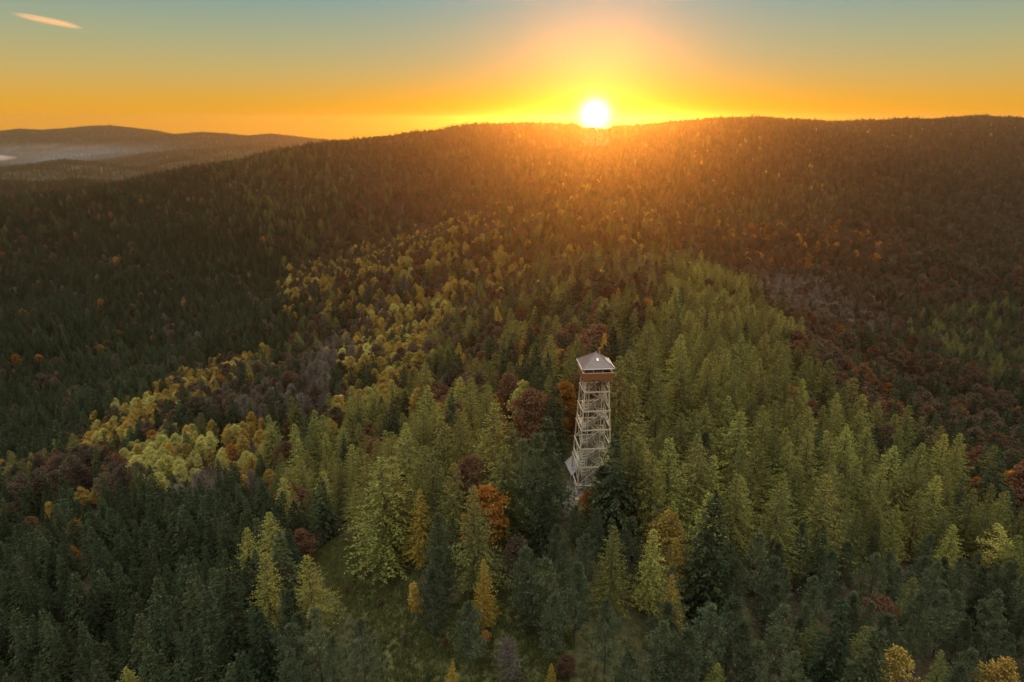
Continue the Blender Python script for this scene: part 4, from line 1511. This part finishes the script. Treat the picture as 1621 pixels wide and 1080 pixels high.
def person(x, y, yaw, label):
    root = bpy.data.objects.new('person', None)
    COL.objects.link(root)
    root.location = (x, y, gz1(x, y) + .05)
    root.rotation_euler = (0, 0, yaw)
    tag(root, label, 'person')
    J = {'pelvis': (0, 0, .92, .135), 'waist': (0, 0, 1.06, .125), 'chest': (0, .0, 1.28, .15), 'neck0': (0, .0, 1.46, .075), 'neck': (0, -.01, 1.54, .055), 'head': (0, -.02, 1.63, .085), 'crown': (0, -.015, 1.72, .07)}
    E_ = [('pelvis', 'waist'), ('waist', 'chest'), ('chest', 'neck0'), ('neck0', 'neck'), ('neck', 'head'), ('head', 'crown')]
    for s, n_ in ((-1, 'l'), (1, 'r')):
        J['sh' + n_] = (s * .19, 0, 1.40, .075)
        el = (s * .27, .02, 1.13, .052) if s > 0 else (-.33, -.06, 1.17, .052)
        wr = (s * .27, -.06, .90, .036) if s > 0 else (-.50, -.20, 1.08, .036)
        J['el' + n_], J['wr' + n_] = el, wr
        d_ = (Vector(wr[:3]) - Vector(el[:3])).normalized()
        pm = Vector(wr[:3]) + d_ * .08
        J['pm' + n_] = (*pm, .036)
        E_ += [('chest', 'sh' + n_), ('sh' + n_, 'el' + n_), ('el' + n_, 'wr' + n_), ('wr' + n_, 'pm' + n_)]
        for f_ in range(4):
            o_ = (f_ - 1.5) * .019
            J[f'f{f_}{n_}'] = (pm.x, pm.y + o_, pm.z, .010)
            e_ = pm + d_ * (.075 - abs(f_ - 1.3) * .009) + Vector((-s * .012, 0, -.01))
            J[f't{f_}{n_}'] = (e_.x, e_.y + o_ * 1.2, e_.z, .008)
            E_ += [('pm' + n_, f'f{f_}{n_}'), (f'f{f_}{n_}', f't{f_}{n_}')]
        th = Vector(wr[:3]) + d_ * .05 + Vector((0, -.05, -.01))
        J['th' + n_] = (*th, .010)
        E_.append(('wr' + n_, 'th' + n_))
        J['hip' + n_] = (s * .10, 0, .86, .10)
        J['kn' + n_] = (s * .115, -.02, .48, .068)
        J['an' + n_] = (s * .12, .02, .09, .047)
        J['to' + n_] = (s * .135, -.14, .035, .04)
        E_ += [('pelvis', 'hip' + n_), ('hip' + n_, 'kn' + n_), ('kn' + n_, 'an' + n_), ('an' + n_, 'to' + n_)]
    ks = list(J)

    def skin(name, keys, edges, mat, grow=0.0):
        me = bpy.data.meshes.new(name)
        kk = [k for k in ks if k in keys]
        me.from_pydata([J[k][:3] for k in kk], [(kk.index(a), kk.index(b_)) for a, b_ in edges if a in kk and b_ in kk], [])
        o = link(name, me, root)
        o.modifiers.new('skin', 'SKIN')
        o.modifiers.new('smooth', 'SUBSURF').render_levels = 1
        for i_, k in enumerate(kk):
            rr = J[k][3] + grow
            me.skin_vertices[0].data[i_].radius = (rr, rr * (.78 if k in ('chest', 'waist', 'pelvis') else 1))
        me.skin_vertices[0].data[0].use_root = True
        me.materials.append(mat)
        return o
    skin('body', set(ks), E_, M['skin'])
    up_ = {'pelvis', 'waist', 'chest', 'neck0', 'shl', 'ell', 'wrl', 'shr', 'elr', 'wrr'}
    skin('jacket', up_, [e for e in E_ if e[0] in up_ and e[1] in up_], M['jacket'], .022)
    lo_ = {'pelvis', 'hipl', 'knl', 'anl', 'hipr', 'knr', 'anr'}
    skin('trousers', lo_, [e for e in E_ if e[0] in lo_ and e[1] in lo_], M['jeans'], .018)
    for s in ('l', 'r'):
        skin('shoe', {'an' + s, 'to' + s}, [('an' + s, 'to' + s)], M['jacket'], .02)
    b = MB()
    bmesh.ops.create_icosphere(b.bm, subdivisions=3, radius=.108, matrix=Matrix.Translation((0, .012, 1.70)) @ Matrix.Diagonal((.88, 1.0, .95, 1)))
    bmesh.ops.delete(b.bm, geom=[f for f in b.bm.faces if f.calc_center_median().z < 1.665 and f.calc_center_median().y < .03], context='FACES')
    b.build('hair', M['hair'], root, True)
    b = MB()
    b.tube([(0, -.10, 1.665), (0, -.128, 1.635), (0, -.10, 1.625)], [.010, .016, .010], 6)
    b.build('nose', M['skin'], root, True)
    for s in (-1, 1):
        b = MB()
        bmesh.ops.create_icosphere(b.bm, subdivisions=2, radius=.012, matrix=Matrix.Translation((s * .034, -.098, 1.665)))
        b.build('eye', M['jacket'], root, True)
        b = MB()
        bmesh.ops.create_icosphere(b.bm, subdivisions=2, radius=.026, matrix=Matrix.Translation((s * .092, -.005, 1.645)) @ Matrix.Diagonal((.4, .7, 1.1, 1)))
        b.build('ear', M['skin'], root, True)
    b = MB()
    b.bar((-.024, -.105, 1.59), (.024, -.105, 1.59), .012, .008)
    b.build('mouth', M['hair'], root)
    return root


p = ground_hit(899, 793)
person(p[0], p[1], R(20), 'person in dark clothes standing at the left edge of the path below the tower')

# ---------------------------------------------------------------- cloud and valley mist
def volume(name, density, col, aniso=.3):
    m = bpy.data.materials.new(name)
    m.use_nodes = True
    t = m.node_tree
    t.nodes.clear()
    g = G(t)
    v_ = g.n('ShaderNodeVolumePrincipled')
    v_.inputs['Color'].default_value = (*col, 1)
    v_.inputs['Density'].default_value = density
    v_.inputs['Anisotropy'].default_value = aniso
    o = g.n('ShaderNodeOutputMaterial')
    g.l(v_.outputs[0], o.inputs['Volume'])
    return m


def soften(m, density, streak):
    g = G(m.node_tree)
    v_ = next(n_ for n_ in m.node_tree.nodes if n_.type == 'PRINCIPLED_VOLUME')
    tc = g.n('ShaderNodeTexCoord')
    ln = g.n('ShaderNodeVectorMath', operation='LENGTH')
    g.l(tc.outputs['Object'], ln.inputs[0])
    fall = g.m('POWER', g.m('SUBTRACT', 1.0, g.m('MINIMUM', ln.outputs['Value'], 1.0)), 1.1)
    mp = g.n('ShaderNodeMapping')
    mp.inputs['Scale'].default_value = streak
    g.l(tc.outputs['Object'], mp.inputs[0])
    nz = g.n('ShaderNodeTexNoise')
    nz.inputs['Scale'].default_value = 1.6
    nz.inputs['Detail'].default_value = 4.0
    g.l(mp.outputs[0], nz.inputs['Vector'])
    k = g.m('MULTIPLY', g.m('SUBTRACT', nz.outputs[0], .32), 3.2, clamp=True)
    g.l(g.m('MULTIPLY', g.m('MULTIPLY', fall, k), density), v_.inputs['Density'])
    return m


def blob(name, c, ax, seed, mat, rough=.25, axis=None):
    bm = bmesh.new()
    bmesh.ops.create_icosphere(bm, subdivisions=5, radius=1.0)
    r = np.random.default_rng(seed)
    ks = [(r.normal(0, 2.6, 3), r.uniform(0, 6.28)) for _ in range(14)]
    for v_ in bm.verts:
        q = np.array(v_.co)
        nn = sum(math.sin(float(k @ q) + p_) for k, p_ in ks) / 6
        v_.co = v_.co * (1 + rough * nn)
    me = bpy.data.meshes.new(name)
    bm.to_mesh(me)
    bm.free()
    me.polygons.foreach_set('use_smooth', [True] * len(me.polygons))
    me.materials.append(mat)
    o = link(name, me)
    o.location = c
    o.scale = ax
    return o


cl = at(76, 33, 6000)
o = blob('cloud', cl, (300, 160, 30), 3, soften(volume('cloud_vapour', .005, (1, .85, .66), .6), .015, (1, 1, 2.4)), .12)
o.rotation_euler = (0, R(11), 0)
tag(o, 'small lens shaped cloud with a glowing orange edge, alone in the sky', 'cloud')
mi = at(-12, 250, 2600)
tag(blob('mist', mi, (95, 60, 13), 8, soften(volume('mist_vapour', .010, (1, 1, 1), .2), .022, (1, 1, 1)), .3), 'small white patch of mist lying in the valley at far left', 'mist', kind='stuff')

for c_, ax_, sd in (((-2500, 3900, -190), (2300, 700, 165), 21), ((-1500, 2350, -205), (1500, 420, 85), 22), ((-1150, 1420, -165), (620, 170, 75), 23)):
    mb_ = blob('valley_mist', c_, ax_, sd, soften(volume('valley_mist_vapour', 0.001, (.80, .88, 1.0), .3), .0014, (2, 2, 1)), .12)
    tag(mb_, 'thin bluish mist lying in the valley between the far left hills', 'mist', kind='stuff')

# ---------------------------------------------------------------- haze
b = MB()
b.box(-6500, 6500, -6500, 6500, -300, 97)
hz = b.build('haze', volume('haze_air', 0.7e-4, (.90, .80, .64), .88))
tag(hz, 'thin evening haze filling the valleys', 'haze', kind='stuff')
